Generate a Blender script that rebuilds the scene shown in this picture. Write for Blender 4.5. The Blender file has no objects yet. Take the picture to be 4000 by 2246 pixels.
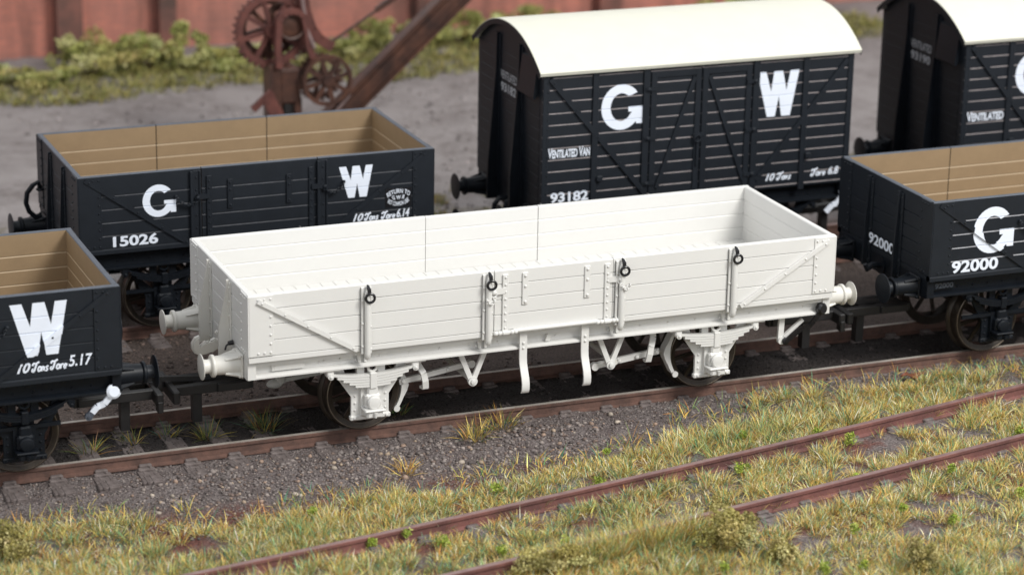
import bpy, bmesh, math, random
import numpy as np
from mathutils import Vector, Matrix, noise

random.seed(7)
rng = np.random.default_rng(7)
scene = bpy.context.scene
COL = scene.collection
R = math.radians

# ------------------------------------------------------------------ camera
cd = bpy.data.cameras.new("camera")
cam = bpy.data.objects.new("camera", cd)
COL.objects.link(cam)
yaw, pitch, roll = 0.39010, 0.31100, 0.01850
fwd = Vector((math.cos(pitch)*math.sin(yaw), math.cos(pitch)*math.cos(yaw), -math.sin(pitch)))
r0 = Vector((math.cos(yaw), -math.sin(yaw), 0.0))
u0 = r0.cross(fwd)
rt = r0*math.cos(roll) + u0*math.sin(roll)
up = -r0*math.sin(roll) + u0*math.cos(roll)
m = Matrix((rt, up, -fwd)).transposed().to_4x4()
m.translation = Vector((-11.9329, -28.9130, 11.3799))
cam.matrix_world = m
cd.sensor_width = 36.0
cd.lens = 10307.1/4000*36.0
cd.clip_start = 0.5
cd.clip_end = 300
cd.dof.use_dof = True
cd.dof.focus_distance = 32.0
cd.dof.aperture_fstop = 0.48
scene.camera = cam

# ------------------------------------------------------------------ light: white room light and one softbox
world = bpy.data.worlds.new("World")
scene.world = world
world.use_nodes = True
wn = world.node_tree.nodes
wn["Background"].inputs["Color"].default_value = (0.95, 0.97, 1.0, 1)
wn["Background"].inputs["Strength"].default_value = 0.96

def softbox(name, direction, dist, size, power, color):
    l = bpy.data.lights.new(name, 'AREA')
    l.shape = 'SQUARE'; l.size = size; l.energy = power; l.color = color
    o = bpy.data.objects.new(name, l); COL.objects.link(o)
    d = Vector(direction).normalized()
    o.location = Vector((0.5, 1.0, 1.0)) + d*dist
    o.rotation_euler = d.to_track_quat('Z', 'Y').to_euler()
    return o
softbox("softbox_key", (0.42, -0.80, 0.86), 44.0, 13.5, 18200, (1.0, 0.98, 0.94))

scene.view_settings.view_transform = 'Standard'
scene.view_settings.look = 'None'
scene.view_settings.exposure = 0.0
scene.view_settings.gamma = 1.0
scene.view_settings.use_curve_mapping = False
scene.render.engine = 'CYCLES'
scene.cycles.max_bounces = 6
scene.cycles.use_denoising = True

# ------------------------------------------------------------------ materials
def new_mat(name):
    mt = bpy.data.materials.new(name); mt.use_nodes = True
    nt = mt.node_tree
    return mt, nt, nt.nodes["Principled BSDF"]

def N(nt, typ, **kw):
    n = nt.nodes.new(typ)
    for k, v in kw.items():
        if k in n.inputs: n.inputs[k].default_value = v
        else: setattr(n, k, v)
    return n

def objcoord(nt, scale=None):
    t = nt.nodes.new("ShaderNodeTexCoord")
    return t.outputs["Object"]

def mixcol(nt, fac, a, b):
    n = nt.nodes.new("ShaderNodeMix"); n.data_type = 'RGBA'
    for sock, v in ((n.inputs[0], fac), (n.inputs[6], a), (n.inputs[7], b)):
        if hasattr(v, "default_value") or hasattr(v, "is_linked"): nt.links.new(v, sock)
        elif isinstance(v, (tuple, list)): sock.default_value = (*v[:3], 1)
        else: sock.default_value = v
    return n.outputs[2]

def ramp(nt, fac, stops):
    n = nt.nodes.new("ShaderNodeValToRGB")
    cr = n.color_ramp
    while len(cr.elements) > 1: cr.elements.remove(cr.elements[-1])
    cr.elements[0].position, cr.elements[0].color = stops[0][0], (*stops[0][1], 1)
    for p, c in stops[1:]:
        e = cr.elements.new(p); e.color = (*c, 1)
    nt.links.new(fac, n.inputs[0])
    return n.outputs[0]

def noise_tex(nt, scale, detail=4, rough=0.6, vec=None):
    n = N(nt, "ShaderNodeTexNoise", Scale=scale, Detail=detail, Roughness=rough)
    nt.links.new(vec if vec is not None else objcoord(nt), n.inputs["Vector"])
    return n.outputs["Fac"]

def paint(name, c, rough=0.5, metal=0.0, var=0.12, scale=6.0, bump=0.0, bscale=60, c2=None, spec=0.5, contrast=(0.35, 0.65)):
    mt, nt, b = new_mat(name)
    v = objcoord(nt)
    f = noise_tex(nt, scale, 6, 0.65, v)
    lo = tuple(x*(1-var) for x in c); hi = tuple(min(1, x*(1+var)) for x in (c2 or c))
    if c2: lo = c; hi = c2
    col = ramp(nt, f, [(contrast[0], lo), (contrast[1], hi)])
    nt.links.new(col, b.inputs["Base Color"])
    b.inputs["Roughness"].default_value = rough
    b.inputs["Metallic"].default_value = metal
    b.inputs["Specular IOR Level"].default_value = spec
    f2 = noise_tex(nt, bscale, 3, 0.6, v)
    mr = N(nt, "ShaderNodeMapRange"); mr.inputs["To Min"].default_value = rough-0.07; mr.inputs["To Max"].default_value = rough+0.09
    nt.links.new(f2, mr.inputs["Value"]); nt.links.new(mr.outputs[0], b.inputs["Roughness"])
    if bump:
        bp = N(nt, "ShaderNodeBump", Strength=bump, Distance=0.01)
        nt.links.new(f2, bp.inputs["Height"]); nt.links.new(bp.outputs[0], b.inputs["Normal"])
    return mt

M = {}
M['white'] = paint("ivory_plastic", (0.672, 0.665, 0.642), 0.42, var=0.012, scale=3, bump=0.05, bscale=40)
M['cream'] = paint("cream_plastic", (0.65, 0.635, 0.59), 0.38, var=0.02, scale=4)
M['blackring'] = paint("gloss_black_plastic", (0.008, 0.008, 0.010), 0.28, var=0.1)
M['dark'] = paint("dark_grey_paint", (0.0105, 0.0135, 0.0185), 0.46, var=0.10, scale=5, bump=0.06, bscale=55, spec=0.30)
M['darkedge'] = paint("edge_highlight_grey", (0.060, 0.070, 0.090), 0.5, var=0.15, scale=9)  # highlight along the wagons' top edges painted as a paler grey
M['groove'] = paint("glint_groove", (0.085, 0.088, 0.098), 0.7, var=0.25, scale=7)  # softbox glint on the plank lips, put into the colour
M['brightgroove'] = paint("bright_glint_groove", (0.40, 0.40, 0.42), 0.7, var=0.15, scale=7)  # strongest painted glint, for the wagon at the right edge
M['faintgroove'] = paint("faint_glint_groove", (0.022, 0.025, 0.030), 0.5, var=0.15, scale=7)  # weakest painted glint, for the wagon at the left edge
M['vgroove'] = paint("dusty_glint_groove", (0.33, 0.295, 0.295), 0.8, var=0.2, scale=7)  # van grooves: dust plus the light they catch, both in the colour
M['chassis'] = paint("black_grey_chassis", (0.0060, 0.0080, 0.0115), 0.42, var=0.15, scale=8, spec=0.22)
M['tan'] = paint("tan_interior", (0.265, 0.185, 0.105), 0.6, var=0.05, scale=4, bump=0.05)
M['tangroove'] = paint("tan_groove", (0.40, 0.30, 0.19), 0.6, var=0.06, scale=5)
M['roof'] = paint("cream_roof", (0.66, 0.65, 0.555), 0.5, var=0.02, scale=3)
M['letter'] = paint("white_lettering", (0.74, 0.79, 0.88), 0.5, var=0.02, scale=6)
M['steel'] = paint("bronze_wheel_steel", (0.040, 0.031, 0.024), 0.36, metal=0.45, var=0.25, scale=9)
M['steelrim'] = paint("worn_wheel_edge", (0.22, 0.185, 0.145), 0.32, metal=0.7, var=0.2, scale=12)
M['railside'] = paint("rusty_rail_side", (0.085, 0.048, 0.038), 0.75, scale=7, bump=0.5, bscale=45, c2=(0.155, 0.082, 0.062))
M['railtop'] = paint("worn_rail_head", (0.30, 0.255, 0.22), 0.38, metal=0.45, scale=0.8, c2=(0.74, 0.69, 0.62), var=0.2)
M['rustrail'] = paint("dull_rust_rail", (0.10, 0.045, 0.042), 0.62, scale=1.6, bump=0.5, bscale=40, c2=(0.225, 0.094, 0.080))
M['rusttop'] = paint("dull_rail_head", (0.17, 0.10, 0.09), 0.42, scale=6, c2=(0.24, 0.16, 0.15))
M['sleeper'] = paint("weathered_sleeper", (0.095, 0.075, 0.070), 0.85, scale=9, bump=1.0, bscale=35, c2=(0.19, 0.158, 0.150))
M['rust'] = paint("red_rust_iron", (0.070, 0.022, 0.018), 0.6, scale=4, bump=0.5, bscale=25, c2=(0.15, 0.048, 0.036))
M['rustdark'] = paint("brown_rust_iron", (0.036, 0.019, 0.016), 0.42, scale=3, bump=0.4, bscale=25, c2=(0.105, 0.046, 0.030))
M['silver'] = paint("worn_bare_iron", (0.33, 0.24, 0.23), 0.4, metal=0.6, scale=6)
M['blackiron'] = paint("black_iron", (0.012, 0.011, 0.011), 0.5, var=0.2)
M['orange'] = paint("dry_brown_leaf", (0.11, 0.033, 0.015), 0.7, scale=20, c2=(0.20, 0.065, 0.03))

def vc_mat(name, rough=0.75, trans=0.0):
    mt, nt, b = new_mat(name)
    a = N(nt, "ShaderNodeVertexColor"); a.layer_name = "Col"
    nt.links.new(a.outputs["Color"], b.inputs["Base Color"])
    b.inputs["Roughness"].default_value = rough
    b.inputs["Specular IOR Level"].default_value = 0.35
    return mt
M['blade'] = vc_mat("static_grass_fibre", 0.5)
M['foam'] = vc_mat("foliage_foam", 0.85)
M['stone'] = vc_mat("ballast_stone", 0.7)

# ------------------------------------------------------------------ mesh builder
class MB:
    def __init__(self, mi=0, Mx=None):
        self.bm = bmesh.new(); self.mi = mi; self.Mx = Mx
    def face(self, vs):
        try:
            f = self.bm.faces.new(vs); f.material_index = self.mi; return f
        except ValueError:
            return None
    def box(self, x0, x1, y0, y1, z0, z1, bev=0.0):
        p = [(x0,y0,z0),(x1,y0,z0),(x1,y1,z0),(x0,y1,z0),(x0,y0,z1),(x1,y0,z1),(x1,y1,z1),(x0,y1,z1)]
        v = [self.bm.verts.new(q) for q in p]
        fs = [self.face([v[i] for i in q]) for q in ((0,3,2,1),(4,5,6,7),(0,1,5,4),(1,2,6,5),(2,3,7,6),(3,0,4,7))]
        if bev:
            es = list({e for f in fs for e in f.edges})
            r = bmesh.ops.bevel(self.bm, geom=es, offset=bev, segments=1, affect='EDGES', profile=0.5)
            for f in r['faces']: f.material_index = self.mi
        return self
    def extrude(self, poly, axis, a, b, capmi=None):
        """poly: 2-D outline; axis 'x' -> (y,z), 'y' -> (x,z), 'z' -> (x,y)"""
        def P(q, t):
            return {'x': (t, q[0], q[1]), 'y': (q[0], t, q[1]), 'z': (q[0], q[1], t)}[axis]
        va = [self.bm.verts.new(P(q, a)) for q in poly]; vb = [self.bm.verts.new(P(q, b)) for q in poly]
        n = len(poly); out = []
        for i in range(n):
            out.append(self.face([va[i], va[(i+1) % n], vb[(i+1) % n], vb[i]]))
        self.face(va[::-1]); self.face(vb)
        return out
    def ring(self, c, u, v, r, n, ph=0.0):
        return [self.bm.verts.new(c + u*(r*math.cos(ph+2*math.pi*i/n)) + v*(r*math.sin(ph+2*math.pi*i/n))) for i in range(n)]
    def lathe(self, p0, axis, prof, n=16, close=True):
        p0 = Vector(p0); ax = Vector(axis).normalized()
        u = ax.orthogonal().normalized(); v = ax.cross(u)
        rings = [self.ring(p0 + ax*t, u, v, max(r, 1e-4), n) for t, r in prof]
        for a, b in zip(rings, rings[1:]):
            for i in range(n): self.face([a[i], a[(i+1) % n], b[(i+1) % n], b[i]])
        if close:
            self.face(rings[0][::-1]); self.face(rings[-1])
        return self
    def cyl(self, p0, p1, r, r1=None, n=10):
        d = Vector(p1) - Vector(p0)
        return self.lathe(p0, d, [(0, r), (d.length, r if r1 is None else r1)], n)
    def tube(self, pts, r, n=6, closed=False):
        pts = [Vector(p) for p in pts]; rings = []; k = len(pts); u = None
        for i, p in enumerate(pts):
            a = pts[(i-1) % k] if (closed or i) else p
            b = pts[(i+1) % k] if (closed or i < k-1) else p
            t = (b-a).normalized()
            u = t.orthogonal().normalized() if u is None else (u - t*u.dot(t)).normalized()
            rr = r[i] if isinstance(r, (list, tuple)) else r
            rings.append(self.ring(p, u, t.cross(u), rr, n))
        prs = list(zip(rings, rings[1:])) + ([(rings[-1], rings[0])] if closed else [])
        for a, b in prs:
            for i in range(n): self.face([a[i], a[(i+1) % n], b[(i+1) % n], b[i]])
        if not closed:
            self.face(rings[0][::-1]); self.face(rings[-1])
        return self
    def torus(self, c, axis, R0, r, n=20, k=8):
        c = Vector(c); ax = Vector(axis).normalized(); u = ax.orthogonal().normalized(); v = ax.cross(u)
        return self.tube([c + u*(R0*math.cos(2*math.pi*i/n)) + v*(R0*math.sin(2*math.pi*i/n)) for i in range(n)], r, k, True)
    def bar(self, p0, p1, w, h, side):
        """rectangular bar p0->p1, w along 'side', h along the third axis"""
        p0 = Vector(p0); p1 = Vector(p1); t = (p1-p0).normalized()
        s = Vector(side); s = (s - t*s.dot(t)).normalized(); o = t.cross(s)
        vs = []
        for p in (p0, p1):
            for a, b in ((-1,-1),(1,-1),(1,1),(-1,1)):
                vs.append(self.bm.verts.new(p + s*(a*w/2) + o*(b*h/2)))
        for q in ((3,2,1,0),(4,5,6,7),(0,1,5,4),(1,2,6,5),(2,3,7,6),(3,0,4,7)): self.face([vs[i] for i in q])
        return self
    def rivet(self, p, nrm, r=0.017):
        self.lathe(p, nrm, [(-0.002, r), (r*0.45, r*0.86), (r*0.8, r*0.45)], 7)
        return self
    def sphere(self, c, r, n=10, sx=1, sy=1, sz=1):
        res = bmesh.ops.create_uvsphere(self.bm, u_segments=n, v_segments=max(5, n//2+1), radius=r)
        for v in res['verts']:
            v.co = Vector((v.co.x*sx, v.co.y*sy, v.co.z*sz)) + Vector(c)
        for f in {f for v in res['verts'] for f in v.link_faces}: f.material_index = self.mi
        return self
    def build(self, name, mats, parent=None, smooth=35):
        if self.Mx is not None: bmesh.ops.transform(self.bm, matrix=self.Mx, verts=self.bm.verts)
        bmesh.ops.recalc_face_normals(self.bm, faces=self.bm.faces)
        me = bpy.data.meshes.new(name); self.bm.to_mesh(me); self.bm.free()
        if not isinstance(mats, (list, tuple)): mats = [mats]
        for k in mats: me.materials.append(M[k] if isinstance(k, str) else k)
        if smooth:
            me.polygons.foreach_set("use_smooth", [True]*len(me.polygons))
            me.set_sharp_from_angle(angle=R(smooth))
        o = bpy.data.objects.new(name, me); COL.objects.link(o)
        if parent is not None: o.parent = parent
        return o

def thing(name, label, cat, loc=(0,0,0), rotz=0.0, group=None):
    o = bpy.data.objects.new(name, None); COL.objects.link(o)
    o.empty_display_size = 0.2
    o.location = loc; o.rotation_euler = (0, 0, rotz)
    o["label"] = label; o["category"] = cat
    if group: o["group"] = group
    return o
def tag(o, label, cat, group=None):
    o["label"] = label; o["category"] = cat
    if group: o["group"] = group
    return o

def raw_mesh(name, verts, faces_flat, fsize, mat, cols=None, parent=None, smooth=False):
    """fast numpy mesh; verts (n,3); faces_flat flat index array, all faces of fsize corners"""
    me = bpy.data.meshes.new(name)
    n = len(verts); nf = len(faces_flat)//fsize
    me.vertices.add(n); me.vertices.foreach_set("co", np.asarray(verts, np.float32).ravel())
    me.loops.add(nf*fsize); me.loops.foreach_set("vertex_index", np.asarray(faces_flat, np.int32))
    me.polygons.add(nf)
    me.polygons.foreach_set("loop_start", np.arange(0, nf*fsize, fsize, dtype=np.int32))
    me.polygons.foreach_set("loop_total", np.full(nf, fsize, np.int32))
    if smooth: me.polygons.foreach_set("use_smooth", np.ones(nf, bool))
    me.update(calc_edges=True); me.validate()
    if cols is not None:
        ca = me.color_attributes.new("Col", 'FLOAT_COLOR', 'POINT')
        c4 = np.ones((n, 4), np.float32); c4[:, :3] = cols
        ca.data.foreach_set("color", c4.ravel())
    me.materials.append(M[mat] if isinstance(mat, str) else mat)
    o = bpy.data.objects.new(name, me); COL.objects.link(o)
    if parent is not None: o.parent = parent
    return o

# ------------------------------------------------------------------ the ground
SB = ((-4.588, -4.035), (0.276, -3.219), (6.224, -2.023))       # siding, far rail
def siding_y(x):
    (x0,y0),(x1,y1),(x2,y2) = SB
    return (y0*(x-x1)*(x-x2)/((x0-x1)*(x0-x2)) + y1*(x-x0)*(x-x2)/((x1-x0)*(x1-x2)) + y2*(x-x0)*(x-x1)/((x2-x0)*(x2-x1)))
GB = [(-9,-1.6),(-6.81,-1.51),(-5.66,-1.43),(-4.81,-2.15),(-4.27,-2.3),(-3.21,-1.95),(-2.46,-1.9),(-2.13,-2.3),(-1.21,-1.88),(-0.44,-1.85),(0.34,-1.82),
      (1.71,-1.2),(3.05,-0.8),(4.0,-0.85),(4.54,-0.95),(5.87,-0.95),(7.64,-0.95),(14,-0.95)]
def grass_edge(x):
    return np.interp(x, [p[0] for p in GB], [p[1] for p in GB]) - np.interp(x, [1.5, 4.0], [0.42, 0.24])
BACK = 4.53
def vnoise(x, y, s, o=0.0):
    return noise.noise(Vector((x*s+o, y*s-o, o*0.37)))
def ground_z(x, y):
    a = abs(y); b = abs(y-BACK)
    z = -0.27
    sh = min(1, max(0, (x+5.2)/2.2))              # ballast buries the sleeper ends further right
    lim = 0.95 + 0.42*sh
    top = -0.177 + 0.006*sh
    def bed(d): return top if d < lim else (top + (-0.27-top)*min(1, (d-lim)/0.45))
    z = max(z, bed(a)) if y < 2.2 else max(z, bed(b))
    if 1.2 < y < 3.3: z = max(z, -0.235)
    if y > 6.2: z = -0.25 + 0.05*min(1, (y-6.2)/1.0)
    if y < -1.9: z = -0.25
    if y < -1.3:                                   # soil heaped over the sleepers of the overgrown siding
        k = min(1, max(0, (-1.5-y)/0.5))
        d = abs(y - siding_y(x) + 0.66)
        z = z*(1-k) + k*(-0.158 if d < 1.35 else -0.158 - 0.07*min(1, (d-1.35)/0.8))
    elif a < 0.6: z = -0.178 + 0.022*min(1, max(0, (x+4.2)/1.5))
    elif x > -2.2 and 0.6 <= a < 1.25 and y < 0: z = max(z, -0.18+0.03*min(1, (x+2.2)/1.5))
    z += 0.020*vnoise(x, y, 2.3) + 0.013*vnoise(x, y, 7.0, 3) + 0.010*vnoise(x, y, 19.0, 5)
    return z

def build_ground():
    xs = np.concatenate([np.arange(-40, -10, 2.0), np.arange(-10, 10, 0.055), np.arange(10, 14, 0.2), np.arange(14, 60, 2.0)])
    ys = np.concatenate([np.arange(-30, -7, 1.0), np.arange(-7, 2.0, 0.05), np.arange(2.0, 8, 0.12), np.arange(8, 24, 0.5), [26, 30, 40]])
    nx, ny = len(xs), len(ys)
    V = np.zeros((ny, nx, 3))
    for j, y in enumerate(ys):
        for i, x in enumerate(xs):
            V[j, i] = (x, y, ground_z(x, y))
    idx = np.arange(nx*ny).reshape(ny, nx)
    F = np.stack([idx[:-1,:-1], idx[:-1,1:], idx[1:,1:], idx[1:,:-1]], -1).ravel()
    mt, nt, b = new_mat("cinder_and_dirt")
    co = objcoord(nt)
    sx = N(nt, "ShaderNodeSeparateXYZ"); nt.links.new(co, sx.inputs[0])
    big = noise_tex(nt, 0.7, 5, 0.6, co)
    mid = noise_tex(nt, 5.0, 6, 0.65, co)
    fine = noise_tex(nt, 38.0, 5, 0.7, co)
    vor = N(nt, "ShaderNodeTexVoronoi", Scale=26.0); nt.links.new(co, vor.inputs["Vector"])
    cin = ramp(nt, fine, [(0.30, (0.066, 0.053, 0.050)), (0.5, (0.168, 0.140, 0.134)), (0.66, (0.285, 0.25, 0.24)), (0.75, (0.44, 0.40, 0.37))])
    cin2 = ramp(nt, fine, [(0.32, (0.050, 0.039, 0.037)), (0.55, (0.135, 0.106, 0.101)), (0.72, (0.235, 0.193, 0.183))])
    front = mixcol(nt, ramp(nt, mid, [(0.40, (0,0,0)), (0.62, (1,1,1))]), cin, cin2)
    # coaly bed between and behind the rails, darkened further to paint shade under wagons
    def band(lo, hi, w):
        a = N(nt, "ShaderNodeMapRange"); a.interpolation_type = 'SMOOTHSTEP'
        a.inputs["From Min"].default_value = lo-w; a.inputs["From Max"].default_value = lo+w
        nt.links.new(sx.outputs["Y"], a.inputs["Value"])
        c = N(nt, "ShaderNodeMapRange"); c.interpolation_type = 'SMOOTHSTEP'
        c.inputs["From Min"].default_value = hi-w; c.inputs["From Max"].default_value = hi+w
        c.inputs["To Min"].default_value = 1; c.inputs["To Max"].default_value = 0
        nt.links.new(sx.outputs["Y"], c.inputs["Value"])
        mm = N(nt, "ShaderNodeMath", operation='MULTIPLY'); nt.links.new(a.outputs[0], mm.inputs[0]); nt.links.new(c.outputs[0], mm.inputs[1])
        return mm.outputs[0]
    shaded_coal = ramp(nt, fine, [(0.33, (0.012, 0.009, 0.0085)), (0.55, (0.034, 0.026, 0.024)), (0.75, (0.09, 0.072, 0.066))])
    earth = ramp(nt, fine, [(0.33, (0.036, 0.026, 0.022)), (0.52, (0.092, 0.067, 0.057)), (0.72, (0.19, 0.142, 0.12))])
    c0 = mixcol(nt, band(0.9, 5.9, 0.25), front, earth)
    c1 = mixcol(nt, band(-0.62, 0.9, 0.12), c0, shaded_coal)
    yard = ramp(nt, noise_tex(nt, 3.2, 6, 0.7, co), [(0.32, (0.17, 0.146, 0.14)), (0.5, (0.245, 0.22, 0.213)), (0.66, (0.335, 0.305, 0.298))])
    pale = mixcol(nt, ramp(nt, big, [(0.40, (0,0,0)), (0.62, (1,1,1))]), yard, (0.325, 0.297, 0.29))
    c2 = mixcol(nt, band(6.4, 90, 0.5), c1, pale)
    moss = N(nt, "ShaderNodeMath", operation='MULTIPLY')
    nt.links.new(ramp(nt, noise_tex(nt, 1.1, 4, 0.6, co), [(0.5, (0,0,0)), (0.6, (1,1,1))]), moss.inputs[0]); nt.links.new(band(6.2, 9.6, 0.5), moss.inputs[1])
    c3 = mixcol(nt, moss.outputs[0], c2, (0.11, 0.095, 0.025))
    # rust dust along the overgrown siding
    rustm = N(nt, "ShaderNodeMath", operation='MULTIPLY')
    nt.links.new(ramp(nt, noise_tex(nt, 1.7, 4, 0.6, co), [(0.46, (0,0,0)), (0.60, (1,1,1))]), rustm.inputs[0]); nt.links.new(band(-5.2, -2.0, 0.3), rustm.inputs[1])
    c4 = mixcol(nt, rustm.outputs[0], c3, ramp(nt, fine, [(0.35, (0.07, 0.022, 0.016)), (0.65, (0.20, 0.075, 0.055))]))
    nt.links.new(c4, b.inputs["Base Color"])
    b.inputs["Roughness"].default_value = 0.82
    bp = N(nt, "ShaderNodeBump", Strength=0.9, Distance=0.03)
    mx = N(nt, "ShaderNodeMath", operation='ADD'); nt.links.new(fine, mx.inputs[0]); nt.links.new(vor.outputs["Distance"], mx.inputs[1])
    nt.links.new(mx.outputs[0], bp.inputs["Height"]); nt.links.new(bp.outputs[0], b.inputs["Normal"])
    o = raw_mesh("ground", V.reshape(-1, 3), F, 4, mt, smooth=True)
    o["kind"] = "structure"
build_ground()

# ------------------------------------------------------------------ tracks
def rail_part(path, mats, parent):
    prof = [(-0.065,-0.16),(0.065,-0.16),(0.065,-0.145),(0.014,-0.128),(0.014,-0.050),(0.034,-0.040),(0.036,-0.006),(0.030,0.0),(-0.030,0.0),(-0.036,-0.006),(-0.034,-0.040),(-0.014,-0.050),(-0.014,-0.128),(-0.065,-0.145)]
    mb = MB(); rings = []
    for i, (x, y) in enumerate(path):
        a = path[max(0, i-1)]; c = path[min(len(path)-1, i+1)]
        t = Vector((c[0]-a[0], c[1]-a[1])).normalized(); nrm = Vector((-t.y, t.x))
        rings.append([mb.bm.verts.new((x+nrm.x*q[0], y+nrm.y*q[0], q[1])) for q in prof])
    n = len(prof)
    for a, c in zip(rings, rings[1:]):
        for i in range(n):
            mb.mi = 1 if i in (7,) else 0
            mb.face([a[i], a[(i+1) % n], c[(i+1) % n], c[i]])
    mb.mi = 0
    mb.face(rings[0][::-1]); mb.face(rings[-1])
    return mb.build("rail", mats, parent, 25)

def track(label, yc_fun, x0, x1, mats, spacing, phase, group, seed):
    rr = random.Random(seed)
    t = thing("railway_track", label, "railway track", (0,0,0), 0, group)
    def off(x, d):
        e = 0.01; s = (yc_fun(x+e)-yc_fun(x-e))/(2*e); k = math.hypot(1, s)
        return (x - d*s/k, yc_fun(x) + d/k)
    chairmat = "sleeper"
    step = 0.5
    xs = [x0 + i*step for i in range(int((x1-x0)/step)+1)]
    for d in (-0.65, 0.65): rail_part([off(x, d) for x in xs], mats, t)
    # one sleeper and chair mesh, copied
    mb = MB(); mb.box(-0.125, 0.125, -1.14, 1.14, -0.275, -0.165, 0.012)
    for q in range(26):
        y = rr.uniform(-1.1, 1.1); x = rr.uniform(-.11, .11)
        mb.box(x-0.012, x+0.012, y-0.12, y+0.12, -0.18, -0.160)
    s0 = mb.build("sleeper", 'sleeper', t)
    mb = MB(); mb.box(-0.09, 0.09, -0.65-0.15, -0.65+0.15, -0.169, -0.157)
    for sgn in (-1, 1):
        for d in (-0.65,):
            mb.box(-0.075, 0.075, d+sgn*0.070-0.030, d+sgn*0.070+0.030, -0.168, -0.105, 0.012)
            mb.box(-0.10, 0.10, d+sgn*0.125-0.035, d+sgn*0.125+0.035, -0.168, -0.135, 0.008)
            mb.rivet((0.05, d+sgn*0.125, -0.135), (0,0,1), 0.022)
    c0 = mb.build("rail_chair", chairmat, s0)
    mb = MB(); mb.box(-0.09, 0.09, 0.65-0.15, 0.65+0.15, -0.169, -0.157)
    for sgn in (-1, 1):
        d = 0.65
        mb.box(-0.075, 0.075, d+sgn*0.070-0.030, d+sgn*0.070+0.030, -0.168, -0.105, 0.012)
        mb.box(-0.10, 0.10, d+sgn*0.125-0.035, d+sgn*0.125+0.035, -0.168, -0.135, 0.008)
    c1 = mb.build("rail_chair", chairmat, s0)
    first = True
    x = x0 + phase
    while x < x1 - 0.3:
        e = 0.01; s = (yc_fun(x+e)-yc_fun(x-e))/(2*e)
        if first: sl = s0; first = False
        else:
            sl = s0.copy(); COL.objects.link(sl)
            for ch in (c0, c1):
                cc = ch.copy(); COL.objects.link(cc); cc.parent = sl
        sl.location = (x, yc_fun(x), rr.uniform(-0.006, 0.004))
        sl.rotation_euler = (0, 0, math.atan(s) + rr.uniform(-0.02, 0.02))
        x += spacing
    return t
track("main track under the white wagon, polished rail heads on cinder ballast", lambda x: 0.0, -10.0, 12.0, ['railside', 'railtop'], 0.535, 0.26, None, 1)
track("far track under the dark vans, dull rails in dark ballast", lambda x: BACK, -8.0, 15.0, ['railside', 'rusttop'], 0.535, 0.1, None, 2)
track("rusty overgrown siding with grass growing between its red brown rails", lambda x: siding_y(x) - 0.665, -7.6, 9.5, ['rustrail', 'rusttop'], 0.60, 0.3, None, 3)

# ------------------------------------------------------------------ lettering
def text_polys(s, height, width=None, shear=0.0, bold=0.0, spacing=1.0, caps=False):
    """2-D triangles of a text, scaled to height (and width), origin at lower left"""
    cu = bpy.data.curves.new("text", 'FONT'); cu.body = s; cu.size = 1.0
    cu.shear = shear; cu.offset = bold; cu.space_character = spacing; cu.resolution_u = 4
    if caps:
        cu.small_caps_scale = 0.80
        for bf in cu.body_format: bf.use_small_caps = True
    ob = bpy.data.objects.new("text", cu); COL.objects.link(ob)
    dg = bpy.context.evaluated_depsgraph_get(); dg.update()
    me = bpy.data.meshes.new_from_object(ob.evaluated_get(dg))
    vs = np.array([v.co[:2] for v in me.vertices]); fs = [tuple(p.vertices) for p in me.polygons]
    bpy.data.objects.remove(ob); bpy.data.curves.remove(cu); bpy.data.meshes.remove(me)
    lo = vs.min(0); hi = vs.max(0); k = height/(hi[1]-lo[1])
    vs = (vs-lo)*k
    if width: vs[:, 0] *= width/vs[:, 0].max()
    return vs, fs

def letter_G(w, h):
    pts = []
    for i in range(29):
        a = R(38 + (318-38)*i/28); pts.append((0.475+0.475*math.cos(a), 0.5+0.5*math.sin(a)))
    pts += [(0.845, 0.115), (1.0, 0.115), (1.0, 0.50), (0.645, 0.50), (0.645, 0.385), (0.735, 0.385)]
    for i in range(25):
        a = R(326 - (326-47)*i/24); pts.append((0.475+0.255*math.cos(a), 0.5+0.305*math.sin(a)))
    return np.array(pts)*np.array([w, h]), [tuple(range(len(pts)))]
def letter_W(w, h):
    p = [(0,1),(.21,1),(.345,.56),(.40,1),(.61,1),(.71,.57),(.79,1),(1,1),(.82,0),(.61,0),(.535,.44),(.46,0),(.27,0)]
    return np.array(p)*np.array([w, h]), [tuple(range(len(p)))]

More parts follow.
